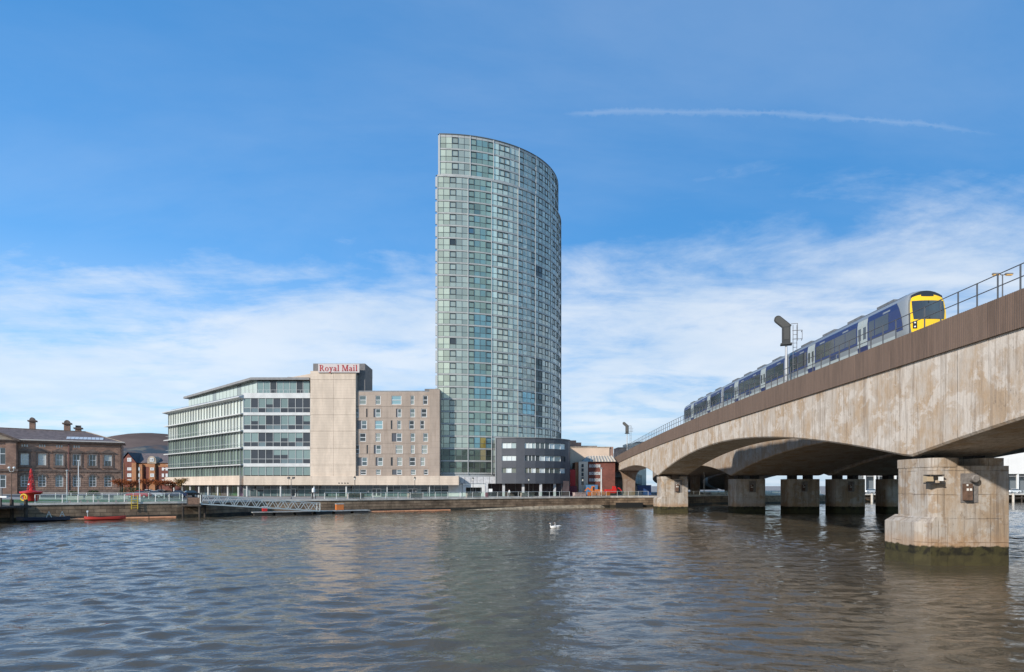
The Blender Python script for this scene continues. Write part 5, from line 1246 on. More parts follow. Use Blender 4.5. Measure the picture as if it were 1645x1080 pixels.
def right_blocks():
    D = 172.5; X = lambda x: PX(x, D); Z = lambda y: PZ(y, D)
    O = thing('buff_building', 'blank buff building with brown roof boxes behind the dark podium', 'building', (X(950), D, GZ)); M = Matrix.Translation((0, D, 0))
    w = MB(M); w.box(X(916), X(979), 0, 12, GZ, Z(718.5)); w.build('wall', 'buff', O)
    w = MB(M); w.box(X(979) + .02, X(985.5), .3, 12, GZ, Z(717.8)); w.build('corner_pier', 'brown brick', O)
    w = MB(M); w.box(X(916), X(928), 4, 11, Z(719), Z(706)); w.build('roof_box', 'brown brick', O)
    w = MB(M); w.box(X(928) + .02, X(937), 5, 11, Z(719), Z(709)); w.build('roof_box', 'brown brick', O)
    w = MB(M); w.box(X(937) + .05, X(964), 6, 11, Z(719), Z(714)); w.build('roof_box', 'core grey', O)
    w = MB(M); w.box(X(916), X(980), -.12, .3, Z(719.4), Z(717.8)); w.build('parapet', 'stone pale', O)
    D2 = 164.0; X2 = lambda x: PX(x, D2); Z2 = lambda y: PZ(y, D2); M2 = Matrix.Translation((0, D2, 0))
    O = thing('brick_office', 'small red brick building with sloping pale roof left of the viaduct', 'building', (X2(965), D2, GZ))
    w = MB(M2); w.box(X2(944), X2(988), 0, 7.5, GZ, Z2(742)); w.build('wall', 'red brick', O)
    w = MB(M2); w.box(X2(929), X2(944) - .02, -.9, 7, GZ, Z2(742)); w.build('stair_bay', 'pale render', O)
    w = MB(M2); w.box(X2(923.5), X2(929) - .02, -.5, 7, GZ, Z2(743)); w.build('side_bay', 'orange brick', O)
    for k in range(5): w = MB(M2); z = Z2(751 + k * 7); w.box(X2(933.5), X2(937), -.96, -.9, z, z + .8); w.build('slot_window', 'core dark', O)
    n = 9; a, b = X2(944), X2(990)
    w = MB(M2); w.add([(X2(935), -.6, Z2(742)), (b, -.6, Z2(742)), (b, 6, Z2(731)), (X2(948), 6, Z2(731)), (X2(935), 8, Z2(742)), (b, 8, Z2(742))], [(0, 1, 2, 3), (0, 3, 4), (1, 5, 2), (2, 5, 4, 3), (4, 5, 1, 0)]); rf = w.build('roof', mat('metal roof', (.40, .38, .34), .85, 0, var=.3, vscale=1.5, spec=.2), O)
    for k in range(n):
        t = (k + .5) / n; xa = X2(946) + (b - X2(946)) * t; xt = X2(950) + (b - X2(950)) * t
        w = MB(M2); w.bar((xa, -.62, Z2(742) + .12), (xt, 5.9, Z2(731) + .05), .22, .2); w.build('roof_rib', 'pale render', rf)
    r = random.Random(8)
    for y0, y1 in ((746.5, 751), (758.5, 763), (769, 773.5)):
        for k in range(5): xx = 946.5 + k * 3.7; window_part(O, M2, X2(xx), X2(xx + 2.9), Z2(y1), Z2(y0), -.05, (.42, .44, .44) if r.random() < .6 else (.12, .13, .14), w=.1, mid=False)
    D3 = 235.0; M3 = Matrix.Translation((0, D3, 0)); X3 = lambda x: PX(x, D3); Z3 = lambda y: PZ(y, D3)
    O = thing('brown_tower_block', 'brown brick block peeping over the far end of the viaduct parapet', 'building', (X3(1000), D3, GZ)); w = MB(M3); w.box(X3(993), X3(1009), 0, 10, GZ, Z3(719.5)); w.build('wall', 'brown brick', O); w = MB(M3); w.box(X3(992.7), X3(1009.3), -.1, 10, Z3(719.5), Z3(718.8)); w.build('parapet', 'core grey', O)
    O = thing('pale_block', 'pale rendered block peeping over the viaduct, right of the brown block', 'building', (X3(1025), D3 + 2, GZ))
    w = MB(M3); w.box(X3(1009) + .1, X3(1040), 2, 12, GZ, Z3(712)); w.build('wall', 'pale render', O); w = MB(M3); w.box(X3(1026), X3(1043), 4, 12, Z3(712), Z3(708.5)); w.build('roof_box', 'core grey', O)
    for k in range(5): window_part(O, M3, X3(1011 + k * 4), X3(1013.2 + k * 4), Z3(718.5), Z3(715.5), 1.95, (.15, .16, .17), w=.1, mid=False)
    # red stair drum and hoarding beside the dark podium
    O = thing('red_hoarding', 'tall scarlet panel hoarding right of the dark podium', 'hoarding', (PX(918, 162), 162, GZ))
    for k in range(4): a = PX(916 + k * 2.1, 162); w = MB(); w.box(a, a + .31, 162, 162.4, GZ, PZ(754 + (k % 2), 162)); w.build('board', 'scarlet', O)
    for k in range(5): a = PX(914 + k * 2.6, 160.5); w = MB(); w.box(a, a + .39, 160.5, 160.8, GZ, PZ(781, 160.5)); w.build('board', mat('maroon board', (.16, .025, .04), .6), O)
    # far right: white building seen past the nearest pier
    D4 = 232.0; X4 = lambda x: PX(x, D4); Z4 = lambda y: PZ(y, D4); M4 = Matrix.Translation((0, D4, 0))
    O = thing('white_warehouse', 'white riverside building on white columns at the right edge', 'building', (X4(1650), D4, GZ))
    for k in range(8):
        w = MB(M4); w.box(X4(1385) + k * (X4(1760) - X4(1385)) / 8 + .03, X4(1385) + (k + 1) * (X4(1760) - X4(1385)) / 8 - .03, 0, 20, Z4(761.5), Z4(716)); w.build('wall_panel', mat('warehouse white', (.74, .71, .66), .7, var=.06, vscale=.2), O)
    for k in range(20): xx = X4(1389 + k * 16.4); w = MB(M4); w.box(xx, xx + .55, .2, .8, GZ, Z4(761.5)); w.build('column', 'white paint', O)
    w = MB(M4); w.box(X4(1385), X4(1760), 3, 8, GZ, Z4(761.5)); w.build('ground_glazing', mat('grey glazing', (.15, .165, .175), .3), O)
    w = MB(M4); w.box(X4(1385), X4(1760), .9, 1.2, Z4(766), Z4(764.5)); w.build('canopy_edge', 'roof grey', O)
right_blocks()
# ================================================================== quay furniture and small things
mat_glass('rail glass', (0.72, 0.87, 0.79), 0.05)
mat('rail pale', (0.55, 0.57, 0.54), 0.5, 0.3); mat('granite', (0.40, 0.30, 0.26), 0.8, var=.3, vscale=3, bump=.02); mat('bench pale', (0.58, 0.52, 0.44), .8, var=.2, vscale=3)
mat('lamp black', (0.03, 0.03, 0.032), 0.5, 0.2); mat('lantern glass', (0.62, 0.60, 0.52), 0.3); mat('buoy red', (0.55, 0.022, 0.02), 0.45); mat('safety yellow', (0.72, 0.47, 0.03), 0.5)
mat('timber dark', (0.055, 0.042, 0.032), 0.9, var=.5, vscale=1.5, bump=.04); mat('orange', (0.55, 0.16, 0.035), 0.6); mat('boom orange', (0.62, 0.27, 0.13), .6, var=.2, vscale=2)
mat('kayak red', (0.50, 0.05, 0.035), .4); mat('pontoon', (0.36, 0.36, 0.34), .7, var=.3, vscale=1.5); mat('navy', (0.025, 0.03, 0.05), .5); mat('blue paint', (0.03, 0.075, 0.21), .5); mat('tarmac dark', (0.03, .03, .03), .9)
mat('bark', (0.075, 0.055, 0.04), .9); mat('swan white', (0.66, 0.64, 0.60), .7); mat('beak', (0.55, 0.2, 0.03), .6)

def railing(pts, label, spacing, name='quay_railing', glass='rail glass', hgt=1.1):
    """posts, top rail, and a glass panel per bay along a plan polyline"""
    P_ = [Vector(p) for p in pts]; t = thing(name, label, 'railing', P_[0])
    stations = []
    for a, b in zip(P_, P_[1:]):
        n = max(1, round((b - a).length / spacing)); stations += [a + (b - a) * (i / n) for i in range(n)]
    stations.append(P_[-1])
    pm_ = MB(); pm_.bar((0, 0, 0), (0, 0, hgt), .075, .075); pm_.bar((-.06, 0, .01), (.06, 0, .01), .14, .03); pme = shared(pm_, 'post', 'rail pale')
    for s in stations: inst('post', pme, t, Matrix.Translation(s))
    m = MB(); m.tube([s + Vector((0, 0, hgt)) for s in stations], .035, 6); m.build('top_rail', 'rail pale', t)
    m = MB(); m.tube([s + Vector((0, 0, .14)) for s in stations], .025, 6); m.build('bottom_rail', 'rail pale', t)
    if glass:
        for a, b in zip(stations, stations[1:]):
            d = (b - a); a2, b2 = a + d * .06, b - d * .06
            m = MB(); m.quad(a2 + Vector((0, 0, .17)), b2 + Vector((0, 0, .17)), b2 + Vector((0, 0, hgt - .08)), a2 + Vector((0, 0, hgt - .08))); m.build('glass_panel', glass, t)
    return t
def inland(x, d):
    p = quay_px(x); t = quay_dir(p.x); return p + Vector((-t.y, t.x, 0)) * d
ql = lambda xs, d=.28: [inland(x, d) + Vector((0, 0, .10)) for x in xs]
railing(ql([56, 100, 150, 200, 250, 294]), 'pale steel and green glass railing along the lawn on the left quay', 2.15)
railing(ql([522, 560, 600, 660, 720, 760, 800, 850, 900, 916]), 'pale steel and green glass railing in front of the office and tower', 2.3)
railing(ql([952, 975, 1010, 1042]), 'railing on the quay beneath the viaduct end', 2.4)
railing([(36, 156, GZ), (52, 171, GZ), (88, 186.5, GZ)], 'bluish glass railing on the shaded bank between the bridge piers', 2.6)
railing([Vector((-91, 122, GZ)), Vector((-62, 122, GZ))], 'pale upper railing behind the lawn benches', 3.0, glass=None)

# ---- lamp posts
def lantern(p, label, h=4.1):
    t = thing('lamp_post', label, 'lamp', p, group='lantern lamp posts on the promenade')
    m = MB(Matrix.Translation(p)); m.lathe([(.16, 0), (.16, .25), (.09, .4), (.06, .8), (.05, h - .7), (.09, h - .66), (.05, h - .6)], 8); m.build('post', 'lamp black', t, smooth=True)
    m = MB(Matrix.Translation(p)); m.lathe([(.10, h - .6), (.19, h - .2)], 6); m.build('lantern', 'lantern glass', t)
    m = MB(Matrix.Translation(p)); m.lathe([(.25, h - .2), (.23, h - .14), (.09, h + .02), (.03, h + .1), (.03, h + .2)], 6); m.build('cap', 'lamp black', t)
    return t
for xp, lab in ((572.5, 'black lantern lamp post at the foot of the cream stair tower'), (669.5, 'black lantern lamp post before the scattered-window wing'), (763, 'black lantern lamp post in front of the tower entrance'),
                (853, 'black lantern lamp post in front of the dark podium columns'), (940, 'black lantern lamp post by the granite block right of the podium')):
    lantern(inland(xp, .9), lab)
def plain_post(p, h, label, r=.07, m_='rail pale', heads=None):
    t = thing('street_light', label, 'lamp', p)
    m = MB(Matrix.Translation(p)); m.tube([(0, 0, 0), (0, 0, h)], [r, r * .7], 8); m.tube([(0, 0, 0), (0, 0, .3)], r * 1.8, 8); m.build('post', m_, t)
    if heads == 'flood':
        m = MB(Matrix.Translation(p)); m.bar((-.45, 0, h), (.45, 0, h), .05); m.build('crossarm', m_, t)
        for sg in (-1, 1): m = MB(Matrix.Translation(p + Vector((sg * .42, 0, h)))); m.sweep([(-.2, .05), (.2, .12), (.22, .42), (-.15, .38)], -.2, .2); m.build('lamp_head', 'lamp black', t)
    elif heads == 'globe':
        for sg in (-1, 1): m = MB(Matrix.Translation(p)); m.tube([(0, 0, h - .5), (sg * .35, 0, h - .45), (sg * .42, 0, h)], .03, 6); m.ball((sg * .42, 0, h + .14), .2, 8); m.build('globe_lamp', 'white paint', t)
    else:
        m = MB(Matrix.Translation(p)); m.tube([(0, 0, h), (0, 0, h + .12), (0, 0, h + .22)], [r * 1.6, r * 2.2, .02], 8); m.build('cap', m_, t)
    return t
plain_post(inland(473, 3.0), PZ(767, 114) - GZ - .3, 'thin post with two small floodlights before the office corner', heads='flood', m_='rail grey')
plain_post(inland(107, .8), PZ(758, 95) - GZ, 'pale plain post standing by the lawn railing')
plain_post(Vector((PX(126, 150), 150, GZ)), PZ(741, 150) - GZ, 'tall white flagpole in front of the old stone building', m_='white paint', r=.11)
plain_post(Vector((PX(18.5, 110), 110, GZ)), PZ(753, 110) - GZ, 'dark red post with two white globe lamps at far left', m_='rust brown', heads='globe')
plain_post(Vector((PX(224, 118), 118, GZ)), PZ(752, 118) - GZ, 'thin grey post before the brick apartment house', r=.045)
plain_post(Vector((PX(966, 152), 152, GZ)), PZ(753, 152) - GZ, 'thick pale mast beside the viaduct end', r=.20, m_='slab white')
plain_post(Vector((PX(1131, 172), 172, GZ)), PZ(750, 172) - GZ, 'pale mast in the dark under the bridges', r=.12, m_='slab white')
plain_post(Vector((PX(1412, 214), 214, GZ)), PZ(757, 214) - GZ, 'white mast on the timber wharf', r=.12, m_='white paint')
# double street light on the road bridge
p = Vector((47, PX(0, 1) and 1050 * 47 / (1610.5 - CX), ztop(63) - .5)); hgt = PZ(441, p.y) - p.z
t = thing('street_light', 'double-armed amber street light rising behind the viaduct handrail', 'lamp', p)
m = MB(Matrix.Translation(p)); m.tube([(0, 0, 0), (0, 0, hgt)], [.10, .05], 8); m.build('post', 'rail grey', t)
for sg in (-1, 1):
    m = MB(Matrix.Translation(p)); m.tube([(0, 0, hgt - .1), (sg * .3, 0, hgt + .05)], .035, 6); m.build('arm', 'rail grey', t)
    m = MB(Matrix.Translation(p + Vector((0, 0, hgt - .02)))); m.sweep([(-.14, 0), (.14, 0), (.1, .14), (-.1, .14)], *sorted((sg * .28, sg * .95))); hd = m.build('lamp_head', 'grey fixture', t)
    m = MB(Matrix.Translation(p + Vector((0, 0, hgt - .02)))); m.box(*sorted((sg * .34, sg * .9)), -.11, .11, -.09, -.002); m.build('diffuser', mat('amber', (.85, .48, .10), .3), hd)

# ---- benches and granite planters
def bench(p, rz, label, L=2.0, m_='bench pale'):
    t = thing('bench', label, 'bench', p, rz, group='pale benches on the lawn'); M = frame(p.x, p.y, p.z, rz)
    m = MB(M); m.box(-L / 2, L / 2, -.28, .28, .38, .5); m.build('seat', m_, t)
    m = MB(M); m.box(-L / 2, L / 2, .2, .29, .505, 1.0); m.build('backrest', m_, t)
    for sg in (-1, 1): m = MB(M); m.box(sg * (L / 2 - .3) - .12, sg * (L / 2 - .3) + .12, -.24, .24, 0, .379); m.build('leg', 'granite', t)
for xp, lab in ((120, 'pale bench nearest the plain post on the lawn'), (149, 'pale bench in the middle of the lawn railing'), (195, 'pale bench nearest the yellow ladder on the lawn')): bench(inland(xp, 1.6), math.radians(32), lab, 1.9)
def planter(p, rz, label, L=3.0):
    t = thing('granite_planter', label, 'planter', p, rz, group='granite planters along the promenade'); M = frame(p.x, p.y, p.z, rz)
    m = MB(M); n = 3
    for k in range(n): mb = MB(M); mb.box(-L / 2 + L * k / n + .015, -L / 2 + L * (k + 1) / n - .015, -.45, .45, 0, .85); mb.build('block', 'granite', t)
    m = MB(M); m.box(-L / 2 - .06, L / 2 + .06, -.51, .51, .852, .98); m.build('capstone', 'granite', t)
for xp, lab in ((574, 'pinkish granite planter below the cream stair tower'), (671, 'pinkish granite planter before the scattered-window wing'), (764, 'pinkish granite planter before the tower entrance'), (851, 'pinkish granite planter before the dark podium'), (935, 'pinkish granite block right of the dark podium')):
    planter(inland(xp, 1.0), math.atan2(*quay_dir(quay_px(xp).x).yx), lab)

# ---- red navigation buoy on the quay
bp = Vector((PX(50, 101), 101, GZ)); M = Matrix.Translation(bp)
t = thing('navigation_buoy', 'red lattice-topped navigation buoy displayed on the left quay', 'buoy', bp)
m = MB(M); m.lathe([(.75, 0), (.95, .15), (1.1, 1.0), (1.5, 1.35), (1.5, 1.55), (.6, 1.7), (.55, 1.75)], 16); m.build('float', 'buoy red', t, smooth=True)
m = MB(M)
for k in range(4):
    a = math.pi / 4 + k * math.pi / 2; m.bar((.5 * math.cos(a), .5 * math.sin(a), 1.7), (.14 * math.cos(a), .14 * math.sin(a), 4.5), .1)
    for q in range(3):
        b = a + math.pi / 2; z0, z1 = 1.9 + q * .8, 2.6 + q * .8; r0, r1 = .5 - .36 * (z0 - 1.7) / 2.8, .5 - .36 * (z1 - 1.7) / 2.8
        m.bar((r0 * math.cos(a), r0 * math.sin(a), z0), (r1 * math.cos(b), r1 * math.sin(b), z1), .06)
m.build('lattice_tower', 'buoy red', t, kind='stuff')
m = MB(M); m.lathe([(.30, 1.7), (.20, 2.9)], 8); m.build('marker_panel', 'buoy red', t)
m = MB(M); m.lathe([(.2, 4.45), (.2, 4.75), (.12, 4.8), (.12, 5.05), (.02, 5.1)], 8); m.build('top_light', 'buoy red', t)
m = MB(M); m.ball((.0, -.46, 2.65), .14, 8); m.build('lamp', 'white paint', t)
# yellow lifebuoy stand and yellow ladder
p = inland(38.5, .3) + Vector((0, 0, .1)); t = thing('lifebuoy_stand', 'yellow lifebuoy stand at the left end of the quay railing', 'lifebuoy', p); M = Matrix.Translation(p)
m = MB(M); m.bar((0, .05, 0), (0, .05, 1.1), .07); m.build('post', 'safety yellow', t)
m = MB(M); n = 18; m.tube([(.42 * math.cos(2 * math.pi * i / n), -.05, .75 + .42 * math.sin(2 * math.pi * i / n)) for i in range(n + 1)], .1, 6, cap=False); m.build('ring', 'safety yellow', t)
p = inland(216, .05); tq = quay_dir(p.x); p = p + Vector((tq.y, -tq.x, 0)) * .35; t = thing('quay_ladder', 'yellow ladder hooked over the left quay wall', 'ladder', p); M = frame(p.x, p.y, p.z, math.atan2(tq.y, tq.x))
for sg in (-1, 1): m = MB(M); m.bar((sg * .4, 0, -1.0), (sg * .4, 0, 1.05), .09); m.build('stile', 'safety yellow', t)
for k in range(6): m = MB(M); m.bar((-.4, 0, -.8 + k * .35), (.4, 0, -.8 + k * .35), .06); m.build('rung', 'safety yellow', t)

# ---- dark timber jetty at the left edge
t = thing('timber_jetty', 'dark timber jetty with a grey screen at the extreme left', 'jetty', (-69, 85.5, 0))
for k in range(7): m = MB(); m.box(-75, -65.0, 82.2 + k * .9, 83.05 + k * .9, 1.9, 2.15); m.build('deck_plank', 'timber dark', t)
for x in (-72, -69.5, -67.2, -65.3):
    for y in (82.6, 87.8): m = MB(); m.tube([(x, y, -2), (x, y, 3.0)], .22, 8); m.build('pile', 'timber dark', t)
for z in (.6, 1.3): m = MB(); m.box(-75, -64.9, 82.0, 82.25, z, z + .3); m.build('waling', 'timber dark', t)
m = MB(); m.box(-75, -65.6, 84, 84.15, 3.55, 4.55); m.build('screen', 'core grey', t); m = MB(); m.box(-75, -64.9, 83.9, 84.2, 3.3, 3.52); m.build('white_beam', 'white paint', t)
for x in (-72, -69, -65.8): m = MB(); m.box(x - .1, x + .1, 84, 84.2, 2.15, 3.3); m.build('screen_post', 'dark metal', t)

# ---- gangway and its landing
A, B = Vector((PX(322, 98.6), 98.6, 2.1)), Vector((PX(514, 109.4), 109.4, .62)); dv = (B - A); fl_ = Vector((dv.x, dv.y, 0)).normalized(); sd = Vector((fl_.y, -fl_.x, 0)); n = 11; hh = 1.35
t = thing('gangway', 'long pale grey truss gangway sloping down to the pontoon', 'gangway', A)
for q in (0, 1):
    o = sd * (0.0 if q == 0 else -1.5); up = Vector((0, 0, hh))
    m = MB(); m.bar(A + o, B + o, .16, .18); m.build('bottom_chord', 'rail pale', t)
    m = MB(); m.bar(A + o + up + dv * .02, B + o + up, .12, .12); m.build('top_chord', 'rail pale', t)
    m = MB(); m.bar(A + o + up * .8 + dv * .02, B + o + up * .8, .05); m.build('handrail', 'rail pale', t)
    for k in range(n):
        a, b, c = A + dv * (k / n) + o, A + dv * ((k + .5) / n) + o, A + dv * ((k + 1) / n) + o
        m = MB(); m.bar(a, b + up, .08); m.build('diagonal', 'rail pale', t); m = MB(); m.bar(b + up, c, .08); m.build('diagonal', 'rail pale', t)
    for e in (A, B): m = MB(); m.bar(e + o, e + o + up, .1); m.build('end_post', 'rail pale', t)
m = MB(); w_ = sd * -1.5; m.add([A, B, B + w_, A + w_, A - Vector((0, 0, .08)), B - Vector((0, 0, .08)), B + w_ - Vector((0, 0, .08)), A + w_ - Vector((0, 0, .08))], [(0, 1, 2, 3), (7, 6, 5, 4), (4, 5, 1, 0), (6, 7, 3, 2), (5, 6, 2, 1), (7, 4, 0, 3)]); m.build('walkway', 'pontoon', t)
p = Vector((PX(312, 99.2), 99.2, 0)); t = thing('landing_platform', 'dark landing platform with brown gate at the top of the gangway', 'platform', p)
m = MB(Matrix.Translation(p)); m.box(-1.6, 1.5, -1.0, 1.2, 1.75, 1.98); m.build('deck', 'timber dark', t)
for a, b in ((-1.3, -.8), (1.2, -.8), (1.2, .9)): m = MB(Matrix.Translation(p)); m.tube([(a, b, -1.5), (a, b, 2.2)], .17, 8); m.build('pile', 'timber dark', t)
m = MB(Matrix.Translation(p)); m.box(-1.1, .8, .3, .42, 2.0, 3.05); m.build('gate', 'rust brown', t)
for a in (-1.2, .9): m = MB(Matrix.Translation(p)); m.box(a - .07, a + .07, .28, .44, 1.98, 3.5); m.build('gate_post', 'dark metal', t)
# ---- pontoon
pa, pb = Vector((PX(404, 107), 107, 0)), Vector((PX(592, 117.2), 117.2, 0)); d = (pb - pa); dn = d.normalized(); nn = Vector((-dn.y, dn.x, 0)); ang = math.atan2(dn.y, dn.x); Lp = d.length
t = thing('pontoon', 'long low grey pontoon at the foot of the gangway', 'pontoon', pa, ang); M = frame(pa.x, pa.y, 0, ang); n = 6
for k in range(n): m = MB(M); m.box(Lp * k / n + .04, Lp * (k + 1) / n - .04, -1.1, 1.1, .42, .56); m.build('deck_section', 'pontoon', t)
for k in range(n): m = MB(M); m.box(Lp * k / n + .3, Lp * (k + 1) / n - .3, -1.0, 1.0, -.3, .418); m.build('float', 'tarmac dark', t)
def locker(u, m_, label, wd=1.3, h=1.05):
    p = pa + dn * u + nn * .3 + Vector((0, 0, .56)); t = thing('dock_locker', label, 'locker', p, ang); M = frame(p.x, p.y, p.z, ang)
    m = MB(M); m.box(-wd / 2, wd / 2, -.4, .4, .06, h); m.build('box', m_, t); m = MB(M); m.box(-wd / 2 - .05, wd / 2 + .05, -.45, .45, h + .002, h + .1); m.build('lid', 'rail pale', t)
    for q in (-1, 1): m = MB(M); m.box(q * wd * .35 - .06, q * wd * .35 + .06, -.3, .3, 0, .058); m.build('foot', 'dark metal', t)
locker(14.6, 'orange', 'orange dock locker at the lower end of the gangway'); locker(2.1, 'buoy red', 'small red dock locker under the gangway', .7, .8)
# ---- floating orange booms
def boom(pts, label, r=.14):
    t = thing('floating_boom', label, 'boom', pts[0], group='floating orange booms'); v = [Vector(p) for p in pts]
    seg = []
    for a, b in zip(v, v[1:]):
        k = max(1, round((b - a).length / 3.2)); seg += [(a + (b - a) * (i / k), a + (b - a) * ((i + .97) / k)) for i in range(k)]
    for a, b in seg: m = MB(); m.tube([a, a + (b - a) * .5 + Vector((0, 0, .02)), b], r, 8); m.build('float', 'boom orange', t)
W = lambda x, D, z=.12: Vector((PX(x, D), D, z))
boom([W(100, 90.0), W(147, 91.8)], 'short orange boom left of the red boat', .2); boom([W(190, 93.6), W(240, 95.6), W(284, 97.4)], 'long pale orange boom right of the red boat', .2)
boom([W(590, 117.6), W(650, 121.6), W(724, 126.4)], 'orange boom trailing right from the pontoon', .16)
# ---- boats
def hull(p, rz, L, Wd, h, name, label, cat, m_, extra=None):
    t = thing(name, label, cat, p, rz); M = frame(p.x, p.y, p.z, rz); m = MB(M); n = 12; vs = []
    for i in range(n + 1):
        s = -1 + 2 * i / n; w = Wd / 2 * (1 - abs(s) ** 2.6) ** .6 + .02; sheer = h * (1 + .35 * abs(s) ** 2); x = s * L / 2
        vs += [(x, -w, sheer), (x, -w * .85, h * .3), (x, 0, -.12 + .25 * abs(s) ** 3), (x, w * .85, h * .3), (x, w, sheer), (x, w * .6, sheer - .06), (x, -w * .6, sheer - .06)]
    fs = [(i * 7 + j, i * 7 + (j + 1) % 7, (i + 1) * 7 + (j + 1) % 7, (i + 1) * 7 + j) for i in range(n) for j in range(7)]
    m.add(vs, [q[::-1] for q in fs] + [tuple(range(7)), tuple(range(n * 7, n * 7 + 7))[::-1]]); m.build('hull', m_, t, smooth=True)
    return t, M
t, M = hull(W(169, 92.0, .05), math.radians(28), 5.0, .9, .40, 'canoe', 'small bright red canoe moored along the boom', 'boat', 'kayak red')
m = MB(M); m.bar((-2.1, 0, .5), (-2.1, 0, 1.25), .06); m.bar((-2.1, -.25, 1.2), (-2.1, .25, 1.2), .2, .25); m.build('outboard', 'white paint', t)
t, M = hull(W(70, 88.3, .05), math.radians(26), 6.0, 1.5, .5, 'work_raft', 'low dark raft with two pale trestles at the left quay', 'raft', 'navy')
for a in (.6, 2.1):
    m = MB(M); m.bar((a - .3, 0, .45), (a, 0, 1.3), .06); m.bar((a + .3, 0, .45), (a, 0, 1.3), .06); m.bar((a - .15, 0, .85), (a + .15, 0, .85), .05); m.build('trestle', 'rail pale', t)
# ---- swans
def swan(p, rz, label):
    t = thing('swan', label, 'bird', p, rz, group='swans on the river'); M = frame(p.x, p.y, p.z, rz) @ Matrix.Scale(.72, 4)
    m = MB(M); vs, fs = [], []; st = [(-.62, .03, .20), (-.5, .12, .16), (-.3, .22, .13), (0, .27, .12), (.25, .22, .14), (.4, .13, .22), (.44, .075, .36), (.38, .058, .52), (.36, .05, .66), (.42, .05, .76), (.50, .055, .77), (.57, .04, .74)]
    pts = [Vector((x, 0, z)) for x, r_, z in st]; m.tube(pts, [r_ for x, r_, z in st], 10); o = m.build('body', 'swan white', t, smooth=True)
    m = MB(M); m.tube([(.57, 0, .74), (.68, 0, .70)], [.032, .012], 6); m.build('beak', 'beak', t)
    for sg in (-1, 1): m = MB(M); m.tube([(.2, sg * .2, .22), (-.1, sg * .25, .26), (-.45, sg * .16, .28), (-.66, sg * .06, .32)], [.05, .11, .09, .02], 8); m.build('wing', 'swan white', t, smooth=True)
swan(Vector((PX(895.5, 75), 75, .02)), math.radians(195), 'right-hand of the two white swans on the river'); swan(Vector((PX(888.5, 74.3), 74.3, .02)), math.radians(170), 'left-hand of the two white swans on the river')

# ---- cars
def car(p, rz, color, label, van=False):
    t = thing('parked_car', label, 'car', p, rz, group='cars parked on the left street'); M = frame(p.x, p.y, p.z, rz); cm = mat('car ' + color, {'red': (.42, .02, .03), 'white': (.72, .72, .70), 'silver': (.45, .46, .47), 'black': (.015, .015, .017), 'navy': (.02, .03, .08), 'grey': (.16, .17, .18)}[color], .25, .2, spec=.7)
    low = [(-2.1, .35), (-2.15, .62), (-2.05, .86), (-1.0, .98), (1.55, 1.0), (2.05, .9), (2.12, .6), (2.05, .35)]
    m = MB(M); vs = []
    for y, k in ((-.86, .96), (-.78, 1.0), (.78, 1.0), (.86, .96)): vs += [(x * k, y, .35 + (z - .35) * k) for x, z in low]
    n = len(low); m.add(vs, [(i + n * r, (i + 1) % n + n * r, (i + 1) % n + n * (r + 1), i + n * (r + 1))[::-1] for r in range(3) for i in range(n)] + [tuple(range(n)), tuple(range(3 * n, 4 * n))[::-1]])
    body = m.build('body', cm, t, smooth=True)
    top = [(-.95, .97), (-.25, 1.42), (1.05, 1.46), (1.75, 1.0)] if not van else [(-1.5, .95), (-1.0, 1.9), (2.0, 1.95), (2.08, .95)]
    def cabin(k, zoff, name, m_, glassy):
        mm = MB(M); a = [(x, -.74, z) for x, z in top]; b = [(x * .96 + .02, -.60, z) if z > 1.2 else (x, -.74, z) for x, z in top]; L_ = b; R_ = [(x, -y, z) for x, y, z in b]
        mm.add(L_ + R_, [(0, 1, 2, 3)[::-1], (4, 5, 6, 7), (1, 0, 4, 5), (2, 1, 5, 6), (3, 2, 6, 7)]); return mm.build(name, m_, t)
    cabin(1, 0, 'windows', 'train glass', True)
    m = MB(M); x1, z1 = top[1]; x2, z2 = top[2]; m.box(x1 * .96, x2 * .97, -.6, .6, min(z1, z2) - .01, max(z1, z2) + .05); m.build('roof', cm, t)
    for x in (-1.3, 1.3):
        for sg in (-1, 1):
            m = MB(M @ Matrix.Translation((x, sg * .8, .32)) @ Matrix.Rotation(math.pi / 2, 4, 'X')); m.lathe([(.2, -.1), (.32, -.1), (.32, .1), (.2, .1)], 14); wh = m.build('wheel', 'rubber', t)
            m = MB(M @ Matrix.Translation((x, sg * .8, .32)) @ Matrix.Rotation(math.pi / 2, 4, 'X')); m.lathe([(.02, -.105), (.19, -.105), (.19, .105), (.02, .105)], 10); m.build('rim', 'galvanised', wh)
    for sg in (-1, 1):
        m = MB(M); m.box(-2.17, -2.05, sg * .62 - .15, sg * .62 + .15, .62, .76); m.build('headlight', 'lens', t); m = MB(M); m.box(2.04, 2.14, sg * .62 - .13, sg * .62 + .13, .65, .8); m.build('tail_light', 'buoy red', t)
for xp, D_, a, c, lab in ((223, 130, 8, 'red', 'red car parked behind the lawn'), (246, 132, 12, 'silver', 'silver car parked right of the red car'), (263, 136, 70, 'black', 'black car parked end-on behind the left railing'), (283, 136, 20, 'navy', 'dark blue car parked before the glass office end'),
                       (236, 168, 5, 'white', 'white car in the farther parking row under the orange trees'), (256, 172, 5, 'grey', 'grey car in the farther parking row beside the white one'), (302, 140, 40, 'black', 'black car beside the office columns')):
    car(Vector((PX(xp, D_), D_, GZ)), math.radians(a), c, lab)
car(Vector((PX(1628, 213), 213, GZ)), 0.1, 'white', 'white car on the wharf right of the nearest pier'); car(Vector((PX(1398, 212), 212, GZ)), .1, 'silver', 'silver car on the wharf seen between the bridge piers')
for ob in list(COL.objects):
    if ob.get('label') in ('white car on the wharf right of the nearest pier', 'silver car on the wharf seen between the bridge piers'): ob['group'] = 'cars on the wharf'

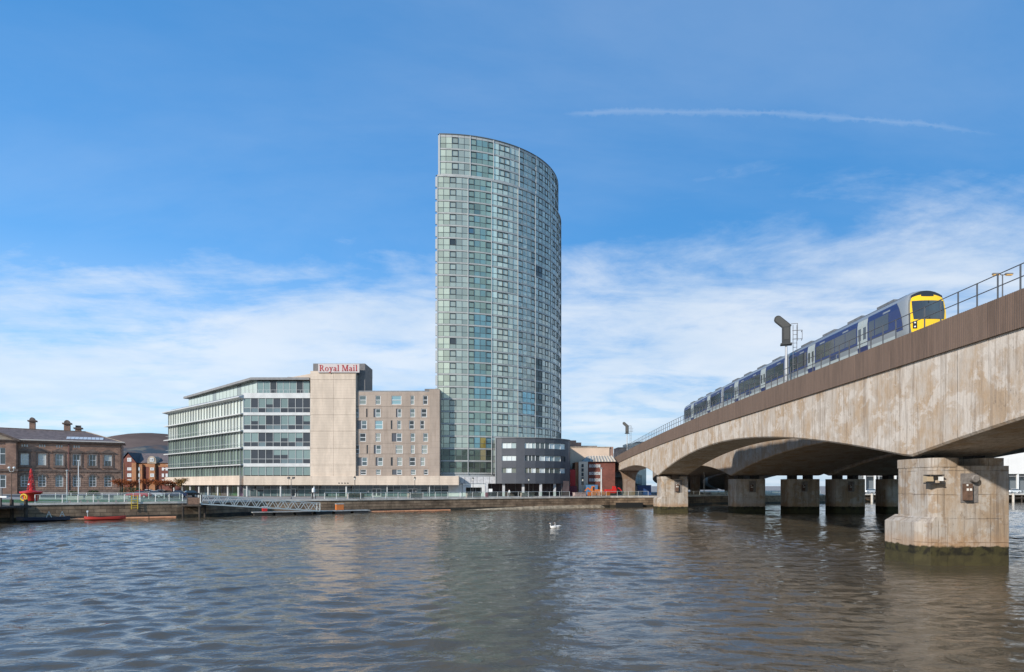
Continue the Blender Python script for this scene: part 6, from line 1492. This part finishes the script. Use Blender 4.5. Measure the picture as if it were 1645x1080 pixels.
# ---- autumn trees and shrubs
def leaf_mat(name, a, b, c):
    m = bpy.data.materials.new(name); m.use_nodes = True; n = NT(m.node_tree); bs = m.node_tree.nodes['Principled BSDF']; bs.inputs['Roughness'].default_value = .75; bs.inputs['Specular IOR Level'].default_value = .2
    pos = n.node('ShaderNodeNewGeometry').outputs['Position']; col = n.mix(n.ramp(n.noise(pos, 1.6, 4), .35, .65), a, b); col = n.mix(n.ramp(n.noise(pos, 7, 2), .5, .7), col, c); n.put(bs.inputs['Base Color'], col); MATS[name] = m
leaf_mat('leaf orange', (.30, .075, .018), (.20, .045, .018), (.36, .14, .03)); leaf_mat('leaf green', (.03, .055, .018), (.05, .075, .025), (.02, .03, .012)); leaf_mat('leaf gold', (.26, .14, .04), (.16, .09, .03), (.3, .2, .06))
def tree(p, h, rx, rz, leaf, label, n=900, seed=1, group='autumn street trees'):
    r = random.Random(seed); t = thing('tree', label, 'tree', p, 0, group); M = Matrix.Translation(p)
    m = MB(M); zc = h - rz; m.tube([(0, 0, 0), (.03, 0, zc * .6), (0, .05, zc)], [.13, .1, .07], 8); limbs = []
    for k in range(9):
        a = 2 * math.pi * k / 9 + r.uniform(-.3, .3); e = Vector((rx * .8 * math.cos(a), rx * .8 * math.sin(a), zc + rz * r.uniform(-.1, .7))); b = Vector((0, 0, zc * r.uniform(.6, 1))); q = b.lerp(e, .5) + Vector((0, 0, .25)); m.tube([b, q, e], [.06, .035, .012], 5); limbs.append((b, q, e))
    m.build('trunk', 'bark', t)
    m = MB(M)
    for k in range(n):
        b, q, e = r.choice(limbs); s = r.random() ** .6; c = (b.lerp(q, s * 2) if s < .5 else q.lerp(e, s * 2 - 1)) + Vector((r.gauss(0, .32), r.gauss(0, .32), r.gauss(0.08, .2)))
        u = Vector((r.gauss(0, 1), r.gauss(0, 1), r.gauss(0, .6))).normalized(); v = u.cross(Vector((r.gauss(0, 1), r.gauss(0, 1), r.gauss(0, 1)))).normalized(); sz = r.uniform(.07, .15)
        m.quad(c - u * sz, c + v * sz * .6, c + u * sz, c - v * sz * .6)
    m.build('crown', leaf, t, kind='stuff')
for i, (xp, D_, h, rx, lf, lab) in enumerate(((193, 139, 3.7, 1.9, 'leaf orange', 'leftmost orange autumn tree, against the stone building corner'), (212, 136, 3.6, 1.8, 'leaf orange', 'orange autumn tree below the brick gable'), (238, 138, 3.8, 2.0, 'leaf orange', 'orange autumn tree above the silver car'),
                                              (259, 137, 3.5, 2.2, 'leaf orange', 'wide orange autumn tree in front of the brick bay'), (277, 139, 3.3, 2.0, 'leaf orange', 'orange autumn tree nearest the glass office'), (291, 137, 3.9, 1.3, 'leaf gold', 'thin golden tree against the cream fascia'))):
    tree(Vector((PX(xp, D_), D_, GZ)), h, rx, .55, lf, lab, 1000, 30 + i)
def shrub(p, rx, ry, h, label, leaf='leaf green', n=900, seed=1):
    r = random.Random(seed); t = thing('shrub', label, 'shrub', p, 0, 'dark shrubs'); m = MB(Matrix.Translation(p))
    for k in range(5): m.tube([(r.uniform(-.1, .1), 0, 0), (r.uniform(-rx, rx) * .6, r.uniform(-ry, ry) * .6, h * .7)], [.04, .01], 5)
    m.build('stems', 'bark', t, kind='stuff'); m = MB(Matrix.Translation(p))
    for k in range(n):
        a = r.uniform(0, 6.28); q = r.random() ** .45; ph = r.uniform(0, 1); c = Vector((rx * q * math.cos(a) * math.sqrt(1 - (ph * .8) ** 2), ry * q * math.sin(a) * math.sqrt(1 - (ph * .8) ** 2), h * ph * (.85 + .2 * r.random())))
        u = Vector((r.gauss(0, 1), r.gauss(0, 1), r.gauss(0, .6))).normalized(); v = u.cross(Vector((r.gauss(0, 1), r.gauss(0, 1), r.gauss(0, 1)))).normalized(); s = r.uniform(.07, .15); m.quad(c - u * s, c + v * s * .6, c + u * s, c - v * s * .6)
    m.build('foliage', leaf, t, kind='stuff')
for i, (xp, D_, rx, h, lab) in enumerate(((150, 150, 1.6, 1.4, 'low dark shrub under the right windows of the stone building'), (118, 150, 1.1, 1.2, 'low dark shrub near the white flagpole base'), (205, 152, 2.3, 2.3, 'large dark evergreen shrub at the stone building corner'), (218, 158, 1.6, 2.0, 'dark evergreen shrub beside the larger one'),
                                          (948, 161.8, 1.6, 2.9, 'green shrub left above the blue hoarding'), (957, 161.6, 1.3, 2.7, 'green shrub right above the blue hoarding'))): shrub(Vector((PX(xp, D_), D_, GZ)), rx, 1.0, h, lab, seed=60 + i)

# ---- works site under the viaduct end
t = thing('blue_hoarding', 'blue panel hoarding beside the works site', 'hoarding', (PX(950, 160), 160, GZ))
for k in range(4): a = PX(941 + k * 4.9, 160); m = MB(); m.box(a, a + .70, 160, 160.1, GZ, PZ(779, 160)); m.build('panel', mat('hoarding blue', (.07, .17, .30), .6), t)
t = thing('blue_container', 'dark blue site container under the viaduct', 'container', (PX(1034, 168), 168, GZ)); xa, xb = PX(1024, 168), PX(1046, 168)
m = MB(); m.box(xa, xb, 168, 172, GZ + .1, GZ + 2.55); m.build('shell', 'blue paint', t)
for k in range(9): m = MB(); q = xa + .2 + (xb - xa - .4) * k / 8; m.box(q - .05, q + .05, 167.93, 168, GZ + .2, GZ + 2.4); m.build('rib', 'blue paint', t)
m = MB(); m.box(xa - .1, xb + .1, 167.9, 172.1, GZ + 2.552, GZ + 2.66); m.build('roof', 'hoarding blue', t)
def digger(p, rz, cmat, label):
    t = thing('excavator', label, 'excavator', p, rz, group='excavators on the works site'); M = frame(p.x, p.y, p.z, rz)
    for sg in (-1, 1):
        m = MB(M); m.sweep([(1.2 * math.cos(a) * (1 if abs(math.cos(a)) < .01 else 1), .3 + .3 * math.sin(a)) for a in np.linspace(0, 2 * math.pi, 13)[:-1]], *sorted((sg * .55, sg * .95)), axis='y') if False else None
        m = MB(M); m.sweep([(-1.1, .05), (1.1, .05), (1.35, .32), (1.1, .6), (-1.1, .6), (-1.35, .32)], *sorted((sg * .5, sg * .95)), axis='y'); m.build('track', 'rubber', t)
    m = MB(M); m.sweep([(-.2, .72), (1.5, .72), (1.65, 1.1), (1.4, 1.6), (-.2, 1.6)], -.9, .9, 'y'); m.build('engine_house', cmat, t)
    m = MB(M); m.sweep([(-1.0, .72), (-.22, .72), (-.22, 2.4), (-.8, 2.4), (-1.05, 1.5)], .0, .88, 'y'); cb = m.build('cab', cmat, t); m = MB(M); m.box(-.7, -.3, -.03, -.002, 1.3, 2.2); m.build('cab_window', 'train glass', cb)
    m = MB(M); m.bar((-.6, -.4, 1.0), (-2.0, -.4, 1.9), .3, .35); m.build('boom', cmat, t); m = MB(M); m.bar((-2.0, -.4, 1.95), (-2.9, -.4, 1.0), .22, .26); m.build('dipper', cmat, t)
    m = MB(M); m.sweep([(-3.1, 1.25), (-2.7, 1.25), (-2.5, .7), (-2.8, .45), (-3.2, .6)], -.75, -.05, 'y'); m.build('bucket', 'dark metal', t)
digger(Vector((PX(957, 155), 155, GZ)), 0.1, 'orange', 'orange excavator behind the quay railing'); digger(Vector((PX(982, 158.5), 158.5, GZ)), 3.3, 'buoy red', 'red excavator in the shade of the viaduct')
for k in range(5):
    p = Vector((PX(947 + k * 7.5, 151.5), 151.5, GZ)); t = thing('site_barrier', ('leftmost', 'second from left', 'middle', 'second from right', 'rightmost')[k] + ' of the five orange plastic barriers behind the quay railing', 'barrier', p, .4, 'orange barriers in a row'); M = frame(p.x, p.y, p.z, .4)
    m = MB(M); m.box(-.5, .5, -.03, .03, .15, 1.0); m.build('panel', 'orange', t)
    for sg in (-1, 1): m = MB(M); m.box(sg * .38 - .05, sg * .38 + .05, -.25, .25, 0, .149); m.build('foot', 'rubber', t)

# ---- timber wharf on the right bank
t = thing('timber_wharf', 'pale-edged timber wharf on dark piles at the right', 'wharf', (135, 198, 0))
for k in range(14): m = MB(); m.box(104 + k * 5, 108.94 + k * 5, 194.5, 201, 2.15, 2.42); m.build('deck_section', 'coping', t)
for k in range(28):
    m = MB(); m.tube([(104.5 + k * 2.5, 194.9, -2), (104.5 + k * 2.5, 194.9, 2.14)], .2, 8); m.build('pile', 'timber dark', t)
m = MB(); m.box(104, 174, 194.6, 194.75, 1.1, 1.4); m.build('waling', 'timber dark', t)
for k in range(6): m = MB(); x = 107 + k * 10.5; m.tube([(x, 194.3, -1), (x, 194.3, 2.6)], .33, 8); m.build('fender_pile', 'bench pale', t)
railing([(106, 195.2, 2.42), (172, 196.5, 2.42)], 'dark mesh railing on the timber wharf', 2.6, glass=None)

# ---- small promenade clutter
p = inland(505.5, .9); t = thing('white_beacon', 'white box beacon on a black stand near the gangway foot', 'beacon', p); M = Matrix.Translation(p)
for a, b in ((-.35, .2), (.35, .2), (0, -.3)): m = MB(M); m.bar((a, b, 0), (a * .5, b * .5, 1.1), .1); m.build('leg', 'lamp black', t)
m = MB(M); m.box(-.75, .75, -.4, .4, 1.1, 1.3); m.build('platform', 'lamp black', t); m = MB(M); m.lathe([(.28, 1.3), (.3, 1.8), (.2, 2.0), (.03, 2.1)], 10); m.build('lamp_body', 'white paint', t)
p = inland(790, 2.2); t = thing('litter_bin', 'maroon litter bin in front of the tower columns', 'bin', p); M = Matrix.Translation(p); m = MB(M); m.lathe([(.3, 0), (.36, .1), (.38, .85)], 10); m.build('body', 'maroon board', t); m = MB(M); m.lathe([(.40, .85), (.36, 1.0), (.1, 1.1)], 10); m.build('hood', 'maroon board', t)
p = inland(805.5, 5.0); t = thing('notice_board', 'small white notice board on a post by the tower columns', 'sign', p); M = Matrix.Translation(p); m = MB(M); m.bar((0, 0, 0), (0, 0, 1.3), .07); m.build('post', 'rail grey', t); m = MB(M); m.box(-.4, .4, -.04, .04, 1.1, 1.8); m.build('board', 'white paint', t)
for xp, lab in ((592, 'round white wall lamp left of the shop doors'), (668, 'round white wall lamp beside the right shop door')):
    p = Vector((PX(xp, 151.5), 151.45, PZ(789.5, 151.5))); t = thing('wall_lamp', lab, 'lamp', p, group='round wall lamps'); m = MB(Matrix.Translation(p)); m.ball((0, -.12, 0), .24, 10); m.build('globe', 'white paint', t); m = MB(Matrix.Translation(p)); m.bar((0, 0, 0), (0, .3, 0), .08); m.build('bracket', 'dark metal', t)

# ---- person on the promenade
def person(p, rz, label):
    """walking adult, one continuous skinned body; clothes as coloured zones"""
    t = thing('person', label, 'person', p, rz)
    J = {'pel': (0, 0, .95, .145), 'waist': (0, 0, 1.12, .135), 'chest': (0, .01, 1.32, .16), 'neck': (0, .01, 1.49, .06), 'head0': (.01, 0, 1.58, .075), 'head': (.015, 0, 1.68, .095), 'top': (.01, 0, 1.755, .06)}
    E = [('pel', 'waist'), ('waist', 'chest'), ('chest', 'neck'), ('neck', 'head0'), ('head0', 'head'), ('head', 'top')]
    for sg, nm in ((-1, 'l'), (1, 'r')):
        f = sg * .18
        J.update({nm + 'h': (0, sg * .1, .9, .1), nm + 'k': (f * .75 + .06, sg * .1, .5, .062), nm + 'a': (f * 1.7, sg * .1, .09, .042), nm + 't': (f * 1.7 + .19, sg * .11, .04, .035),
                  nm + 's': (0, sg * .19, 1.41, .065), nm + 'e': (-f * .6, sg * .25, 1.14, .043), nm + 'w': (-f * .4 + .14, sg * .26, .93, .03), nm + 'f': (-f * .4 + .2, sg * .26, .86, .028)})
        E += [('pel', nm + 'h'), (nm + 'h', nm + 'k'), (nm + 'k', nm + 'a'), (nm + 'a', nm + 't'), ('chest', nm + 's'), (nm + 's', nm + 'e'), (nm + 'e', nm + 'w'), (nm + 'w', nm + 'f')]
    keys = list(J); me = bpy.data.meshes.new('body'); me.from_pydata([J[k][:3] for k in keys], [(keys.index(a), keys.index(b)) for a, b in E], [])
    o = bpy.data.objects.new('body', me); COL.objects.link(o); o.parent = t; PAR[o] = t
    sk = o.modifiers.new('skin', 'SKIN')
    if not me.skin_vertices: me.attributes.new if False else None
    lay = me.skin_vertices[0].data if len(me.skin_vertices) else None
    if lay is None:
        bpy.context.view_layer.objects.active = o; bpy.ops.mesh.customdata_skin_add(); lay = me.skin_vertices[0].data
    for k, v in zip(keys, lay): v.radius = (J[k][3], J[k][3]); v.use_root = (k == 'pel')
    o.modifiers.new('sub', 'SUBSURF').levels = 1
    m = bpy.data.materials.new('person cloth'); m.use_nodes = True; n = NT(m.node_tree); b = m.node_tree.nodes['Principled BSDF']; b.inputs['Roughness'].default_value = .85
    z = n.sep(n.node('ShaderNodeTexCoord').outputs['Object'])[2]
    c = n.mix(n.m('GREATER_THAN', z, .97), (.20, .19, .19), (.75, .74, .72)); c = n.mix(n.m('GREATER_THAN', z, 1.5), c, (.45, .27, .2)); c = n.mix(n.m('LESS_THAN', z, .07), c, (.03, .03, .03)); n.put(b.inputs['Base Color'], c); me.materials.append(m)
    M = frame(p.x, p.y, p.z, rz); h = MB(M); h.lathe([(.098, 1.66), (.112, 1.72), (.09, 1.79), (.03, 1.815)], 10, (-.012, 0, 0)); h.build('hair', mat('hair', (.03, .02, .015), .8), t, smooth=True)
    h = MB(M); h.tube([(.1, 0, 1.685), (.125, 0, 1.66)], [.012, .018], 6); h.build('nose', mat('skin', (.45, .27, .2), .7), t)
person(inland(824, 1.6), math.radians(25), 'person in white top and grey trousers walking on the promenade')
